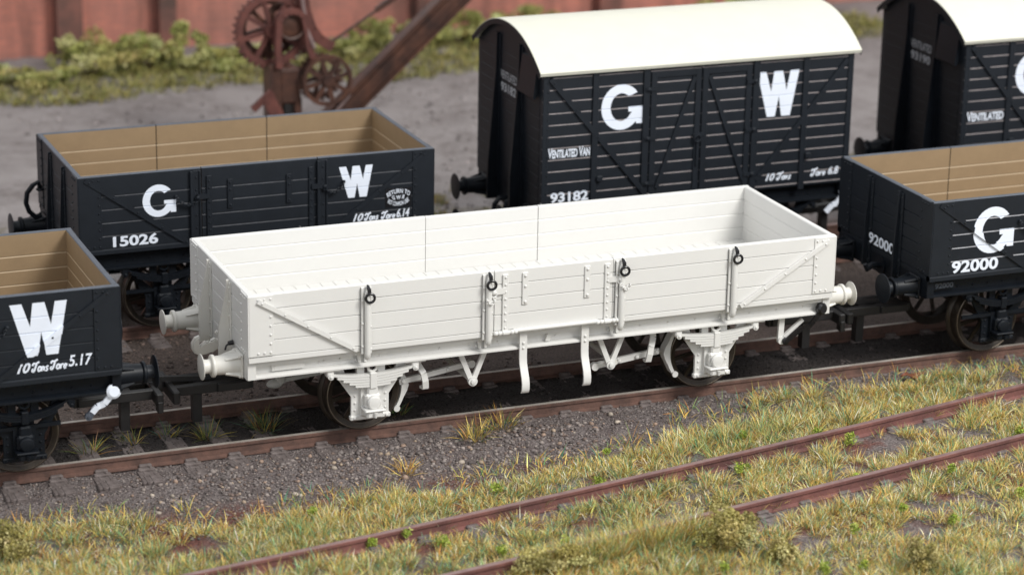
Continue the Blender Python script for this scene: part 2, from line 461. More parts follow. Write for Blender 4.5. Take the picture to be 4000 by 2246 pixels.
GD, GH = 0.022, 0.014           # plank groove depth and half height
def lettering(shape, x, z, yface, grooves, parent, mat='letter', name="lettering", lift=0.003, straps=(), Mx=None, gd=GD):
    """painted letters on a planked side: follow the V grooves, and climb over the diagonal straps"""
    vs, fs = shape
    def sheet():
        bm = bmesh.new()
        v = [bm.verts.new((x+p[0], 0, z+p[1])) for p in vs]
        for f in fs:
            try: bm.faces.new([v[i] for i in f])
            except ValueError: pass
        bm.normal_update()
        bmesh.ops.triangulate(bm, faces=bm.faces[:], ngon_method='EAR_CLIP')
        return bm
    bm = sheet()
    zs = [v.co.z for v in bm.verts]
    for g in grooves:
        if min(zs) < g < max(zs):
            for zz in (g-GH, g, g+GH*0.25):
                bmesh.ops.bisect_plane(bm, geom=bm.verts[:]+bm.edges[:]+bm.faces[:], plane_co=(0,0,zz), plane_no=(0,0,1), dist=1e-5)
    for v in bm.verts:
        d = 0.0
        for g in grooves:
            if abs(v.co.z-g) < 1e-4: d = gd
        v.co.y = yface - lift + d
    for (p, q, w, t) in straps:
        b2 = sheet()
        dx, dz = q[0]-p[0], q[1]-p[1]; L = math.hypot(dx, dz); nx, nz = -dz/L, dx/L
        for sg in (1, -1):
            bmesh.ops.bisect_plane(b2, geom=b2.verts[:]+b2.edges[:]+b2.faces[:], plane_co=(p[0]+sg*nx*(w/2+0.003), 0, p[1]+sg*nz*(w/2+0.003)), plane_no=(sg*nx, 0, sg*nz), clear_outer=True, dist=1e-5)
        m2 = {}
        for v in b2.verts: m2[v] = bm.verts.new((v.co.x, yface - t - lift, v.co.z))
        nf = [bm.faces.new([m2[v] for v in f.verts]) for f in b2.faces]
        b2.free()
        if nf:
            ex = bmesh.ops.extrude_face_region(bm, geom=nf, use_keep_orig=True)
            for v in ex['geom']:
                if isinstance(v, bmesh.types.BMVert): v.co.y += t + lift - 0.001
    for f in bm.faces:
        f.normal_update()
        if f.normal.y > 0: f.normal_flip()
    if Mx is not None: bmesh.ops.transform(bm, matrix=Mx, verts=bm.verts)
    me = bpy.data.meshes.new(name); bm.to_mesh(me); bm.free()
    me.materials.append(M[mat])
    o = bpy.data.objects.new(name, me); COL.objects.link(o); o.parent = parent
    return o

# ------------------------------------------------------------------ wagons
def plank_profile(y_out, y_in, z0, z1, grooves, ch=0.010, inner=True, gd=GD):
    """outline (y,z): outer face with plank grooves going up, rounded top, inner face down. Returns points and a tag per edge"""
    s = 1 if y_in > y_out else -1
    pts = [(y_out, z0)]; tags = []
    for g in sorted(grooves):
        if not (z0+0.02 < g < z1-0.02): continue
        pts += [(y_out, g-GH), (y_out+s*gd, g+GH*0.0), (y_out, g+GH*0.25)]; tags += ['out', 'groove', 'out']
    pts += [(y_out, z1-ch), (y_out+s*ch, z1), (y_in-s*ch, z1), (y_in, z1-ch)]; tags += ['out', 'edge', 'edge', 'edge']
    if inner:
        for g in sorted(grooves, reverse=True):
            if not (z0+0.02 < g < z1-0.02): continue
            pts += [(y_in, g+0.003), (y_in-s*0.010, g), (y_in, g-0.018)]; tags += ['in', 'in', 'ingroove']
    pts += [(y_in, z0)]; tags += ['in', 'in']
    return pts, tags

def side_piece(x0, x1, yo, yi, z0, z1, grooves, Mx, name, mats, parent, idx, inner=True, gd=GD):
    mb = MB(Mx=Mx)
    pts, tags = plank_profile(yo, yi, z0, z1, grooves, inner=inner, gd=gd)
    fs = mb.extrude(pts, 'x', x0, x1)
    for f, tg in zip(fs, tags):
        if f: f.material_index = idx[tg]
    return mb.build(name, mats, parent, 20)

ROT = [Matrix.Identity(4), Matrix.Rotation(math.pi, 4, 'Z')]

def buffers(root, L, z, mats, Mxs=ROT, headr=0.155):
    for Mx in Mxs:
        for s in (-1, 1):
            mb = MB(Mx=Mx); y = 0.864*s; c = (L, y, z)
            mb.box(L, L+0.03, y-0.155, y+0.155, z-0.15, z+0.15, 0.02)
            mb.lathe(c, (1,0,0), [(0.02,0.138),(0.07,0.126),(0.31,0.112),(0.315,0.128),(0.326,0.136),(0.348,0.136),(0.358,0.126),(0.360,0.095)], 20)
            for k in range(4):
                a = R(45+90*k); d = Vector((0, math.cos(a), math.sin(a)))
                p0 = Vector(c)+d*0.155+Vector((0.03,0,0)); p1 = Vector(c)+d*0.108+Vector((0.20,0,0))
                mb.bar(p0, p1, 0.03, 0.05, (0, -d.z, d.y))
                mb.sphere(Vector(c)+Vector((0.04, 0.125*(1 if d.y>0 else -1), 0.12*(1 if d.z>0 else -1))), 0.024, 8)
            b = mb.build("buffer", mats[0], root)
            mb = MB(Mx=Mx)
            mb.lathe(c, (1,0,0), [(0.34,0.088),(0.40,0.082),(0.445,0.085),(0.455,0.105),(0.462,headr*0.93),(0.468,headr),(0.476,headr*0.985),(0.486,headr*0.7),(0.492,headr*0.25)], 24)
            mb.build("buffer_head", mats[1], b)

def wheels(root, ax):
    for sx in (-1, 1):
        x = sx*ax
        mb = MB(); mb.cyl((x,-1.05,0.47), (x,1.05,0.47), 0.05, n=10); mb.build("axle", 'steel', root)
        for s in (-1, 1):
            mb = MB()
            p = [(0.555,0.40),(0.555,0.505),(0.575,0.515),(0.60,0.505),(0.625,0.474),(0.745,0.470),(0.76,0.462),(0.762,0.452)]
            p2 = [(0.762,0.452),(0.758,0.42),(0.745,0.405),(0.74,0.385),(0.60,0.385),(0.555,0.40)]
            for q, mi in ((p, 0), (p2, 0)):
                mb.mi = mi; mb.lathe((x,0,0.47), (0,s,0), q, 40, False)
            mb.mi = 1
            mb.lathe((x,0,0.47), (0,s,0), [(0.7615,0.454),(0.765,0.448),(0.7605,0.443)], 40, False)
            mb.mi = 0
            w = mb.build("wheel", ['steel', 'steelrim'], root)
            mb = MB()
            mb.lathe((x,0,0.47), (0,s,0), [(0.60,0.10),(0.74,0.095),(0.76,0.06)], 16)
            for k in range(8):
                a = 2*math.pi*k/8+0.2; d = Vector((math.cos(a),0,math.sin(a)))
                mb.bar(Vector((x,s*0.69,0.47))+d*0.08, Vector((x,s*0.69,0.47))+d*0.395, 0.045, 0.035, (d.z,0,-d.x))
            mb.build("wheel_spokes", 'steel', w)

def running_gear(root, ax, zs, mat, plain=False):
    """axle guard, laminated spring and axle box at every wheel; zs = underside of the solebar"""
    for Mx in ROT:
        for sx in (-1, 1):
            x = sx*ax
            mb = MB(Mx=Mx)
            for s in (-1, 1):
                leg = [(0.125,0.29),(0.235,0.29),(0.235,0.53),(0.455,zs-0.09),(0.455,zs+0.02),(0.36,zs+0.02),(0.27,zs-0.23),(0.125,0.62)]
                mb.extrude([(x+s*a, b) for a, b in leg], 'y', -1.015, -0.975)
                for zz in (0.36,0.45,0.54,0.63): mb.rivet((x+s*0.19, -1.015, zz), (0,-1,0), 0.018)
                mb.box(x+s*0.13-0.045, x+s*0.13+0.045, -1.05, -0.98, 0.80, zs+0.03)
            mb.box(x-0.125, x+0.125, -1.012, -0.978, 0.60, 0.72)
            mb.box(x-0.255, x+0.255, -1.04, -0.972, 0.235, 0.295, 0.012)
            for s in (-1, 1): mb.rivet((x+s*0.2, -1.04, 0.265), (0,-1,0), 0.022)
            mb.box(x-0.13, x-0.055, -1.06, -0.98, 0.30, 0.66)
            mb.box(x+0.055, x+0.13, -1.06, -0.98, 0.30, 0.66)
            w = mb.build("axle_guard", mat, root)
            mb = MB(Mx=Mx)
            nl = 5 if not plain else 3
            for k in range(nl):
                h = 0.52 - 0.075*k; th = 0.028 if not plain else 0.024
                def zc(q): return (zs-0.112 if not plain else zs-0.155) + (0.20 if not plain else 0.55)*q*q - k*(th+0.004)
                n = 14; top = [(x+h*(2*i/n-1), zc(h*(2*i/n-1))) for i in range(n+1)]
                mb.extrude(top + [(a, b-th) for a, b in reversed(top)], 'y', -1.135, -1.045)
            mb.box(x-0.042, x+0.042, -1.15, -1.03, (zs-0.112 if not plain else zs-0.155)-nl*0.033-0.012, (zs-0.09 if not plain else zs-0.115), 0.008)
            for s in (-1, 1):
                ex = x+s*0.53
                mb.box(ex-0.13, ex+0.13, -1.14, -1.0, zs-0.028, zs-0.002, 0.006)
                mb.box(ex-0.045, ex+0.045, -1.14, -1.03, zs-0.09, zs-0.02, 0.012)
                mb.cyl((ex,-1.155,zs-0.085), (ex,-1.03,zs-0.085), 0.036, n=12)
                mb.sphere((ex,-1.155,zs-0.085), 0.022, 8)
            # spring stop
            mb.tube([(x-0.06,-1.10,zs-0.01),(x-0.045,-1.10,zs-0.065),(x,-1.10,zs-0.088),(x+0.045,-1.10,zs-0.065),(x+0.06,-1.10,zs-0.01)], 0.018, 6)
            mb.build("leaf_spring", mat, w)
            mb = MB(Mx=Mx)
            mb.box(x-0.068, x+0.068, -1.13, -1.03, 0.57, 0.69, 0.02)
            mb.box(x-0.10, x+0.10, -1.145, -1.03, 0.40, 0.585, 0.025)
            mb.lathe((x,-1.12,0.485), (0,-1,0), [(0,0.088),(0.055,0.086),(0.075,0.070),(0.082,0.03)], 18)
            mb.box(x-0.13, x+0.13, -1.235, -1.03, 0.385, 0.412, 0.010)
            mb.box(x-0.10, x+0.10, -1.21, -1.03, 0.30, 0.387, 0.02)
            mb.cyl((x,-1.222,0.375), (x,-1.222,0.315), 0.026, 0.016, 8)
            mb.build("axle_box", mat, w)

def tension_coupling(root, L, Mxs=ROT):
    for Mx in Mxs:
        mb = MB(Mx=Mx)
        for y in (-0.17, 0.17): mb.box(L-0.35, L+0.66, y-0.045, y+0.045, 0.49, 0.61, 0.01)
        mb.box(L+0.60, L+0.69, -0.40, 0.40, 0.46, 0.615, 0.015)
        mb.box(L+0.61, L+0.68, -0.42, -0.30, 0.38, 0.52, 0.01)
        mb.box(L-0.3, L+0.10, -0.25, 0.25, 0.50, 0.60, 0.01)
        mb.bar((L+0.0,0.03,0.60), (L+0.78,0.03,0.68), 0.06, 0.06, (0,1,0))
        mb.box(L+0.74, L+0.80, 0.0, 0.06, 0.55, 0.70)
        mb.box(L+0.25, L+0.36, -0.06, 0.06, 0.08, 0.55)
        mb.box(L+0.25, L+0.36, -0.2, 0.2, 0.50, 0.60)
        mb.build("tension_lock_coupling", 'blackiron', root)

def underframe(root, L, zs, zf, mat, webin=1.06, flange=1.165):
    for Mx in ROT:
        mb = MB(Mx=Mx)
        y = -webin
        mb.extrude([(y,zf),(y,zs+0.038),(-flange+0.01,zs+0.030),(-flange,zs+0.022),(-flange,zs),(y+0.035,zs),(y+0.035,zf)], 'x', -L+0.10, L-0.10)
        mb.extrude([(y-0.002,zf),(y-0.002,zf-0.012),(y-0.075,zf-0.012),(y-0.075,zf)], 'x', -L+0.10, L-0.10)
        for i in range(19):
            xx = -L+0.42 + i*(2*L-0.84)/18
            mb.rivet((xx, y, zf-0.055), (0,-1,0), 0.015); mb.rivet((xx+0.1, y, zs+0.085), (0,-1,0), 0.015)
        s = mb.build("solebar", mat, root)
        mb = MB(Mx=Mx)
        mb.extrude([(-1.17,zs+0.0),(-1.12,zs-0.012),(1.12,zs-0.012),(1.17,zs),(1.17,zf+0.003),(-1.17,zf+0.003)], 'x', L-0.10, L)
        mb.build("headstock", mat, root)
    return

def corner_plates(root, L, W, z0, z1, mat, ends=True, width=0.295, rv=0.016):
    for Mx in ROT:
        for sx in (-1, 1):
            mb = MB(Mx=Mx)
            xa, xb = sorted((sx*(L-0.004), sx*(L-width)))
            mb.box(xa, xb, -W-0.014, -W+0.002, z0, z1-0.012, 0.003)
            xe = sx*(L-width+0.035)
            n = max(6, int((z1-z0)/0.11))
            for i in range(n+1): mb.rivet((xe, -W-0.014, z0+0.035+(z1-z0-0.09)*i/n), (0,-1,0), rv)
            for k in (1, 2):
                for zz in (z0+0.035, z1-0.055): mb.rivet((xe+sx*0.075*k, -W-0.014, zz), (0,-1,0), rv)
            if ends:
                ya = -W+0.0; yb = -W+width*0.98
                a, b = sorted((sx*(L+0.012), sx*(L-0.004)))
                mb.box(a, b, ya-0.012, yb, z0, z1-0.012, 0.003)
                ye = yb-0.035
                for i in range(n+1): mb.rivet((sx*(L+0.012), ye, z0+0.035+(z1-z0-0.09)*i/n), (sx,0,0), rv)
                for k in (1, 2):
                    for zz in (z0+0.035, z1-0.055): mb.rivet((sx*(L+0.012), ye-0.075*k, zz), (sx,0,0), rv)
            mb.build("corner_plate", mat, root)

def diagonal(root, p, q, W, mat, Mxs=ROT, w=0.052, t=0.03, sym=True):
    for Mx in Mxs:
        for sx in ((-1, 1) if sym else (1,)):
            mb = MB(Mx=Mx)
            a = Vector((sx*p[0], -W-t/2, p[1])); b = Vector((sx*q[0], -W-t/2, q[1]))
            mb.bar(a, b, t, w, (0,1,0))
            d = b-a
            for i in range(5): mb.rivet(a+d*(0.04+0.92*i/4)+Vector((0,-t/2,0)), (0,-1,0), 0.015)
            mb.build("diagonal_strap", mat, root)

def end_posts(root, L, ztop, zbot, ys, mat, depth=0.13, top=0.035):
    for Mx in ROT:
        for y in ys:
            mb = MB(Mx=Mx)
            mb.extrude([(L,ztop),(L+top,ztop),(L+top+0.005,ztop-0.10),(L+depth,zbot+0.42),(L+depth,zbot),(L,zbot)], 'y', y-0.022, y+0.022)
            mb.box(L, L+0.018, y-0.085, y+0.085, zbot, ztop-0.02, 0.004)
            for i in range(6):
                zz = zbot+0.08+(ztop-zbot-0.16)*i/5
                for s in (-1, 1): mb.rivet((L+0.018, y+s*0.06, zz), (1,0,0), 0.016)
            mb.build("end_stanchion", mat, root)

def chain(mb, p0, p1, sag, n=9, r=0.014):
    p0 = Vector(p0); p1 = Vector(p1)
    for i in range(n):
        t = (i+0.5)/n; p = p0.lerp(p1, t) + Vector((0,-0.01*(i%2),-sag*4*t*(1-t)))
        t2 = t+0.02; q = p0.lerp(p1, t2) + Vector((0,-0.01*(i%2),-sag*4*t2*(1-t2)))
        d = (q-p).normalized(); s = Vector((0,1,0)) if i%2 else Vector((0,1,0)).cross(d)
        k = (p1-p0).length/n*0.62 + 0.006
        mb.tube([p+d*k*math.cos(a)+s*(r*1.3)*math.sin(a) for a in [2*math.pi*j/8 for j in range(8)]], r*0.55, 5, True)

# ---- the white wagon in the middle
def white_wagon():
    root = thing("open_wagon", "unpainted ivory white plastic low wagon with black lashing rings, in the middle", "railway wagon")
    L, W, zt, zc, zs, zf = 3.81, 1.227, 1.99, 1.172, 0.945, 1.172
    G = [1.815, 1.625, 1.435, 1.241]
    t = 0.075; idx = dict(out=0, groove=0, edge=0, ingroove=0, **{'in': 0})
    xa, xb = -0.775, 0.768
    for Mx in ROT:
        side_piece(-L, xa-0.005, -W, -W+t, zc, zt, G, Mx, "side_panel", 'white', root, idx)
        side_piece(xb+0.005, L, -W, -W+t, zc, zt, G, Mx, "side_panel", 'white', root, idx)
        d = side_piece(xa+0.004, xb-0.004, -W-0.004, -W+t-0.003, 1.238, zt-0.004, G, Mx, "drop_door", 'white', root, idx)
        mb = MB(Mx=Mx)
        mb.box(xa-0.004, xb+0.004, -W-0.001, -W+t, zc, 1.232, 0.004)
        mb.build("door_sill", 'white', root)
        # end panel
        mb = MB(Mx=Mx)
        pts, tags = plank_profile(L, L-t, zc, zt-0.002, G)
        mb.extrude([(a, b) for a, b in pts], 'y', -W+t+0.001, W-t-0.001)
        mb.build("end_panel", 'white', root, 20)
        # stanchions with round posts
        for x in (-2.39, -0.868, 0.862, 2.384):
            mb = MB(Mx=Mx)
            mb.box(x-0.065, x-0.035, -W-0.035, -W+0.001, 1.145, 1.955, 0.004)
            mb.box(x+0.035, x+0.065, -W-0.035, -W+0.001, 1.145, 1.955, 0.004)
            mb.box(x-0.065, x+0.065, -W-0.018, -W+0.001, 1.145, 1.962, 0.004)
            for zz in (1.24, 1.52, 1.80):
                mb.rivet((x-0.05, -W-0.035, zz), (0,-1,0), 0.017); mb.rivet((x+0.05, -W-0.035, zz-0.04), (0,-1,0), 0.017)
            s = mb.build("side_stanchion", 'white', root)
            mb = MB(Mx=Mx)
            mb.tube([(x+0.005,-W-0.055,1.90),(x+0.005,-W-0.055,1.16),(x+0.005,-W-0.050,1.12),(x+0.004,-W-0.035,1.098),(x+0.004,-W-0.01,1.09)], [0.036,0.036,0.036,0.032,0.025], 12)
            mb.build("stanchion_post", 'white', s)
            mb = MB(Mx=Mx)
            mb.torus((x+0.022, -W-0.10, 1.845), (0.12,1,0.05), 0.053, 0.0165, 24, 8)
            mb.build("lashing_ring", 'blackring', root)
            mb = MB(Mx=Mx)
            mb.tube([(x+0.01,-W-0.03,1.985),(x+0.01,-W-0.06,1.972),(x+0.012,-W-0.085,1.945),(x+0.015,-W-0.09,1.905),(x+0.016,-W-0.075,1.885)], [0.012,0.020,0.026,0.024,0.018], 8)
            mb.build("ring_eye", 'blackring', root)
            # gusset under
            mb = MB(Mx=Mx)
            for s2 in (-1, 1):
                mb.extrude([(x+s2*0.075,zc),(x+s2*0.022,zc),(x+s2*0.022,zs+0.05),(x+s2*0.055,zs+0.05)], 'y', -1.115, -1.08)
                mb.rivet((x+s2*0.075, -1.085, zs+0.08), (0,-1,0), 0.016)
            mb.build("gusset", 'white', root)
        # door furniture
        for sx, x in ((-1, -0.640), (1, 0.690)):
            mb = MB(Mx=Mx)
            x -= 0.0
            mb.box(x-0.037, x+0.037, -W-0.026, -W+0.0, 1.20, 1.935, 0.006)
            for i in range(8): mb.rivet((x, -W-0.026, 1.27+i*0.09), (0,-1,0), 0.0165)
            h = mb.build("door_strap", 'white', d)
            mb = MB(Mx=Mx)
            xo = x+sx*0.10
            mb.bar((x,-W-0.018,1.735), (x+sx*0.155,-W-0.03,1.735), 0.03, 0.07, (0,1,0))
            mb.sphere((x+sx*0.16,-W-0.05,1.735), 0.034, 10)
            mb.torus((x+sx*0.165,-W-0.05,1.715), (0.2,1,0), 0.038, 0.012, 14, 6)
            chain(mb, (x+sx*0.15,-W-0.085,1.69), (x+sx*0.27,-W-0.085,1.68), 0.075, 8, 0.017)
            mb.build("door_latch", 'white', d)
            mb = MB(Mx=Mx)
            mb.cyl((x-0.145,-W-0.035,1.212), (x+0.145,-W-0.035,1.212), 0.022, n=10)
            for k in (-0.125,-0.075,0.085,0.13): mb.sphere((x+k,-W-0.04,1.212), 0.031, 10)
            mb.box(x-0.05, x+0.05, -W-0.07, -W, 1.185, 1.238, 0.015)
            mb.build("door_hinge", 'white', d)
        for x in (-0.385, 0.425):
            mb = MB(Mx=Mx); mb.box(x-0.037, x+0.037, -W-0.024, -W, 1.535, 1.932, 0.005)
            for zz in (1.895, 1.765, 1.57): mb.rivet((x, -W-0.024, zz), (0,-1,0), 0.020)
            mb.build("door_strap", 'white', d)
        mb = MB(Mx=Mx)
        mb.cyl((-0.52,-W-0.03,1.222), (0.555,-W-0.03,1.222), 0.028, n=12)
        mb.sphere((-0.52,-W-0.03,1.222), 0.028, 10); mb.sphere((0.555,-W-0.03,1.222), 0.028, 10)
        mb.build("door_bar", 'white', d)
        # door bump springs
        for x in (-0.375, 0.435):
            mb = MB(Mx=Mx)
            prof = [(-1.20,1.17),(-1.20,0.84),(-1.21,0.77),(-1.245,0.69),(-1.285,0.61),(-1.305,0.54),(-1.305,0.47),(-1.29,0.43),(-1.27,0.415)]
            back = [(a+0.026, b) for a, b in reversed(prof)]
            mb.extrude(prof+back, 'x', x-0.048, x+0.048)
            mb.rivet((x, -1.20, 1.03), (0,-1,0), 0.02); mb.rivet((x, -1.20, 0.965), (0,-1,0), 0.018)
            mb.box(x-0.040, x+0.040, -1.19, -1.07, 1.10, 1.14)
            mb.build("door_spring", 'white', root)
        mb = MB(Mx=Mx)
        mb.extrude([(-0.06,zs+0.05),(0.0,zs+0.05),(0.02,zc-0.08),(0.10,zc-0.03),(0.12,zc-0.005),(0.04,zc-0.005),(-0.02,zc-0.06)], 'y', -1.13, -1.085)
        mb.build("gusset", 'white', root)
        # plates and holes on the solebar
        mb = MB(Mx=Mx)
        mb.box(-3.50, -3.10, -1.10, -1.075, zs+0.055, zf-0.03, 0.006)
        mb.box(-3.47, -3.13, -1.104, -1.075, zs+0.075, zf-0.05, 0.003)
        mb.build("number_plate", 'white', root)
        mb = MB(Mx=Mx)
        mb.box(-2.86, -2.68, -1.10, -1.075, zs+0.10, zf-0.035, 0.005); mb.box(-2.66, -2.50, -1.10, -1.075, zs+0.10, zf-0.035, 0.005)
        mb.build("builder_plate", 'white', root)
        for x in (-2.05, 1.87):
            mb = MB(Mx=Mx); mb.lathe((x,-1.083,1.115), (0,-1,0), [(0,0.036),(0.001,0.036)], 16)
            mb.build("drain_hole", 'blackiron', root)
        # brake gear
        for xv in (-0.955, 0.868):
            mb = MB(Mx=Mx)
            for s in (-1, 1):
                mb.bar((xv+s*0.175,-1.0,zs+0.01), (xv+s*0.012,-1.0,0.555), 0.035, 0.062, (0,1,0))
            mb.lathe((xv,-1.02,0.55), (0,-1,0), [(-0.02,0.058),(0.018,0.058),(0.019,0.034),(0.04,0.030),(0.045,0.01)], 18)
            mb.extrude([(xv-0.06,0.55),(xv+0.06,0.55),(xv+0.04,0.64),(xv,0.61),(xv-0.04,0.64)], 'y', -1.017, -0.983)
            mb.build("v_hanger", 'white', root)
        mb = MB(Mx=Mx)
        mb.cyl((-0.955,-0.97,0.55), (-0.955,0.97,0.55), 0.034, n=10)
        mb.build("brake_shaft", 'cream', root)
        mb = MB(Mx=Mx)
        mb.bar((-1.82,-0.80,0.57), (-0.93,-0.80,0.70), 0.04, 0.065, (0,1,0))
        mb.lathe((-0.90,-0.84,0.70), (0,1,0), [(0,0.05),(0.07,0.05)], 12)
        for p in ((-1.2,-0.82,0.66),(-1.78,-0.82,0.578)): mb.sphere(p, 0.028, 8)
        mb.build("push_rod", 'white', root)
        mb = MB(Mx=Mx)
        mb.bar((0.70,-0.86,0.495), (1.62,-0.80,0.575), 0.04, 0.075, (0,1,0))
        mb.lathe((0.72,-0.9,0.495), (0,1,0), [(0,0.05),(0.07,0.05)], 12)
        for p in ((1.05,-0.87,0.525),(1.30,-0.86,0.547),(1.58,-0.83,0.572)): mb.sphere(p, 0.028, 8)
        mb.build("push_rod", 'white', root)
        for xs_, sg in ((-1.90, 1), (1.635, -1)):
            mb = MB(Mx=Mx)
            cx = -2.27 if sg > 0 else 2.27
            arc = []
            for k in range(9):
                a = R(-32+64*k/8); arc.append((cx+sg*0.485*math.cos(a), 0.52+0.485*math.sin(a)))
            outer = []
            for k in range(9):
                a = R(-32+64*k/8); tk = 0.042+0.05*math.exp(-((k-4)/1.4)**2); outer.append((cx+sg*(0.485+tk)*math.cos(a), 0.52+(0.485+tk)*math.sin(a)))
            mb.extrude(arc+outer[::-1], 'y', -0.80, -0.67)
            mb.lathe((outer[0][0]-sg*0.03,-0.81,outer[0][1]), (0,-1,0), [(0,0.04),(0.02,0.04)], 12)
            mb.build("brake_shoe", 'white', root)
            mb = MB(Mx=Mx)
            hx = -1.545 if sg > 0 else 1.42
            pr = [(hx-sg*0.07,-0.86,zs),(hx-sg*0.07,-0.90,0.80),(hx-sg*0.02,-0.96,0.70),(hx,-0.97,0.60),(hx+sg*0.01,-0.95,0.51),(hx,-0.86,0.50)]
            for a, b in zip(pr, pr[1:]): mb.bar(a, b, 0.075, 0.03, (1,0,0))
            mb.build("safety_loop", 'white', root)
        # lever at the right hand end
        mb = MB(Mx=Mx)
        mb.bar((3.20,-1.05,zs), (3.19,-1.05,0.62), 0.04, 0.075, (0,1,0))
        mb.bar((3.19,-1.05,0.62), (3.50,-1.05,0.86), 0.04, 0.045, (0,1,0))
        mb.lathe((3.2,-1.07,0.62), (0,-1,0), [(-0.04,0.05),(0.02,0.05)], 12)
        lb = mb.build("lever_guard", 'white', root)
        mb = MB(Mx=Mx)
        mb.lathe((3.24,-1.10,0.615), (0,-1,0), [(-0.06,0.045),(0.02,0.045),(0.03,0.02)], 12)
        pts = [(3.24,-1.12,0.62),(3.40,-1.13,0.74),(3.47,-1.14,0.79),(3.545,-1.15,0.80),(3.60,-1.17,0.87),(3.66,-1.18,0.96)]
        for a, b in zip(pts, pts[1:]): mb.bar(a, b, 0.03, 0.058, (0,1,0))
        mb.lathe((3.69,-1.14,1.015), (0.25,-1,0.1), [(-0.03,0.05),(0,0.078),(0.05,0.078),(0.075,0.055)], 16)
        mb.build("brake_lever", 'blackring', root)
    mb = MB()
    mb.sphere((-3.0, 0.42, 0.27), 0.075, 12, 1.5, 0.8, 0.8); mb.cyl((-2.93,0.42,0.28), (-2.93,0.42,1.1), 0.06, n=10)
    mb.bar((-2.95,0.42,0.30), (-2.3,0.42,0.36), 0.035, 0.05, (0,1,0))
    mb.build("brake_cylinder", 'cream', root)
    # floor with cross boards
    mb = MB()
    pts = [(-L+t,1.10)]
    fx = -L+t; zfl = 1.262
    pts.append((fx, zfl)); 
    x = fx+0.17
    while x < L-t-0.05:
        pts += [(x-0.006, zfl), (x, zfl-0.012), (x+0.006, zfl)]; x += 0.1725
    pts += [(L-t, zfl), (L-t, 1.10)]
    mb.extrude(pts, 'y', -W+t+0.0005, W-t-0.0005)
    mb.build("floor", 'white', root, 15)
    corner_plates(root, L, W, 1.25, zt, 'white')
    diagonal(root, (3.705, 1.925), (2.505, 1.203), W+0.012, 'white')
    end_posts(root, L, 1.955, 0.93, (-0.40, 0.44), 'cream', 0.14)
    underframe(root, L, zs, zf, 'white')
    buffers(root, L, 1.066, ('cream', 'cream'))
    running_gear(root, 2.262, zs, 'white')
    wheels(root, 2.262)
    tension_coupling(root, L)
    for Mx in ROT:
        mb = MB(Mx=Mx)
        hk = [(0,-0.06),(0.0,0.05),(0.05,0.07),(0.09,0.05),(0.11,0.005),(0.135,0.03),(0.17,0.045),(0.195,0.01),(0.215,-0.03),(0.25,-0.03),(0.265,0.01),(0.255,0.06),(0.22,0.095),(0.235,0.12),(0.29,0.10),(0.33,0.04),(0.335,-0.03),(0.30,-0.09),(0.23,-0.125),(0.15,-0.115),(0.07,-0.09)]
        mb.extrude([(L+0.02+a, 1.03+b) for a, b in hk], 'y', -0.042, 0.042)
        be = [e for e in mb.bm.edges if abs(e.verts[0].co.y-e.verts[1].co.y) < 1e-6]
        bmesh.ops.bevel(mb.bm, geom=be, offset=0.016, segments=2, affect='EDGES')
        mb.box(L, L+0.02, -0.12, 0.12, 0.96, 1.16, 0.006)
        for a in (-1,1):
            for b in (-1,1): mb.sphere((L+0.02, a*0.09, 1.06+b*0.07), 0.024, 8)
        mb.build("coupling_hook", 'cream', root)
        mb = MB(Mx=Mx)
        mb.cyl((L+0.012,0.62,1.24), (L+0.075,0.62,1.235), 0.030, 0.026, 10)
        mb.tube([(L+0.06,0.62,1.235),(L+0.10,0.63,1.21),(L+0.12,0.65,1.165)], 0.012, 6)
        mb.build("lamp_iron", 'blackring', root)
    return root
white_wagon()

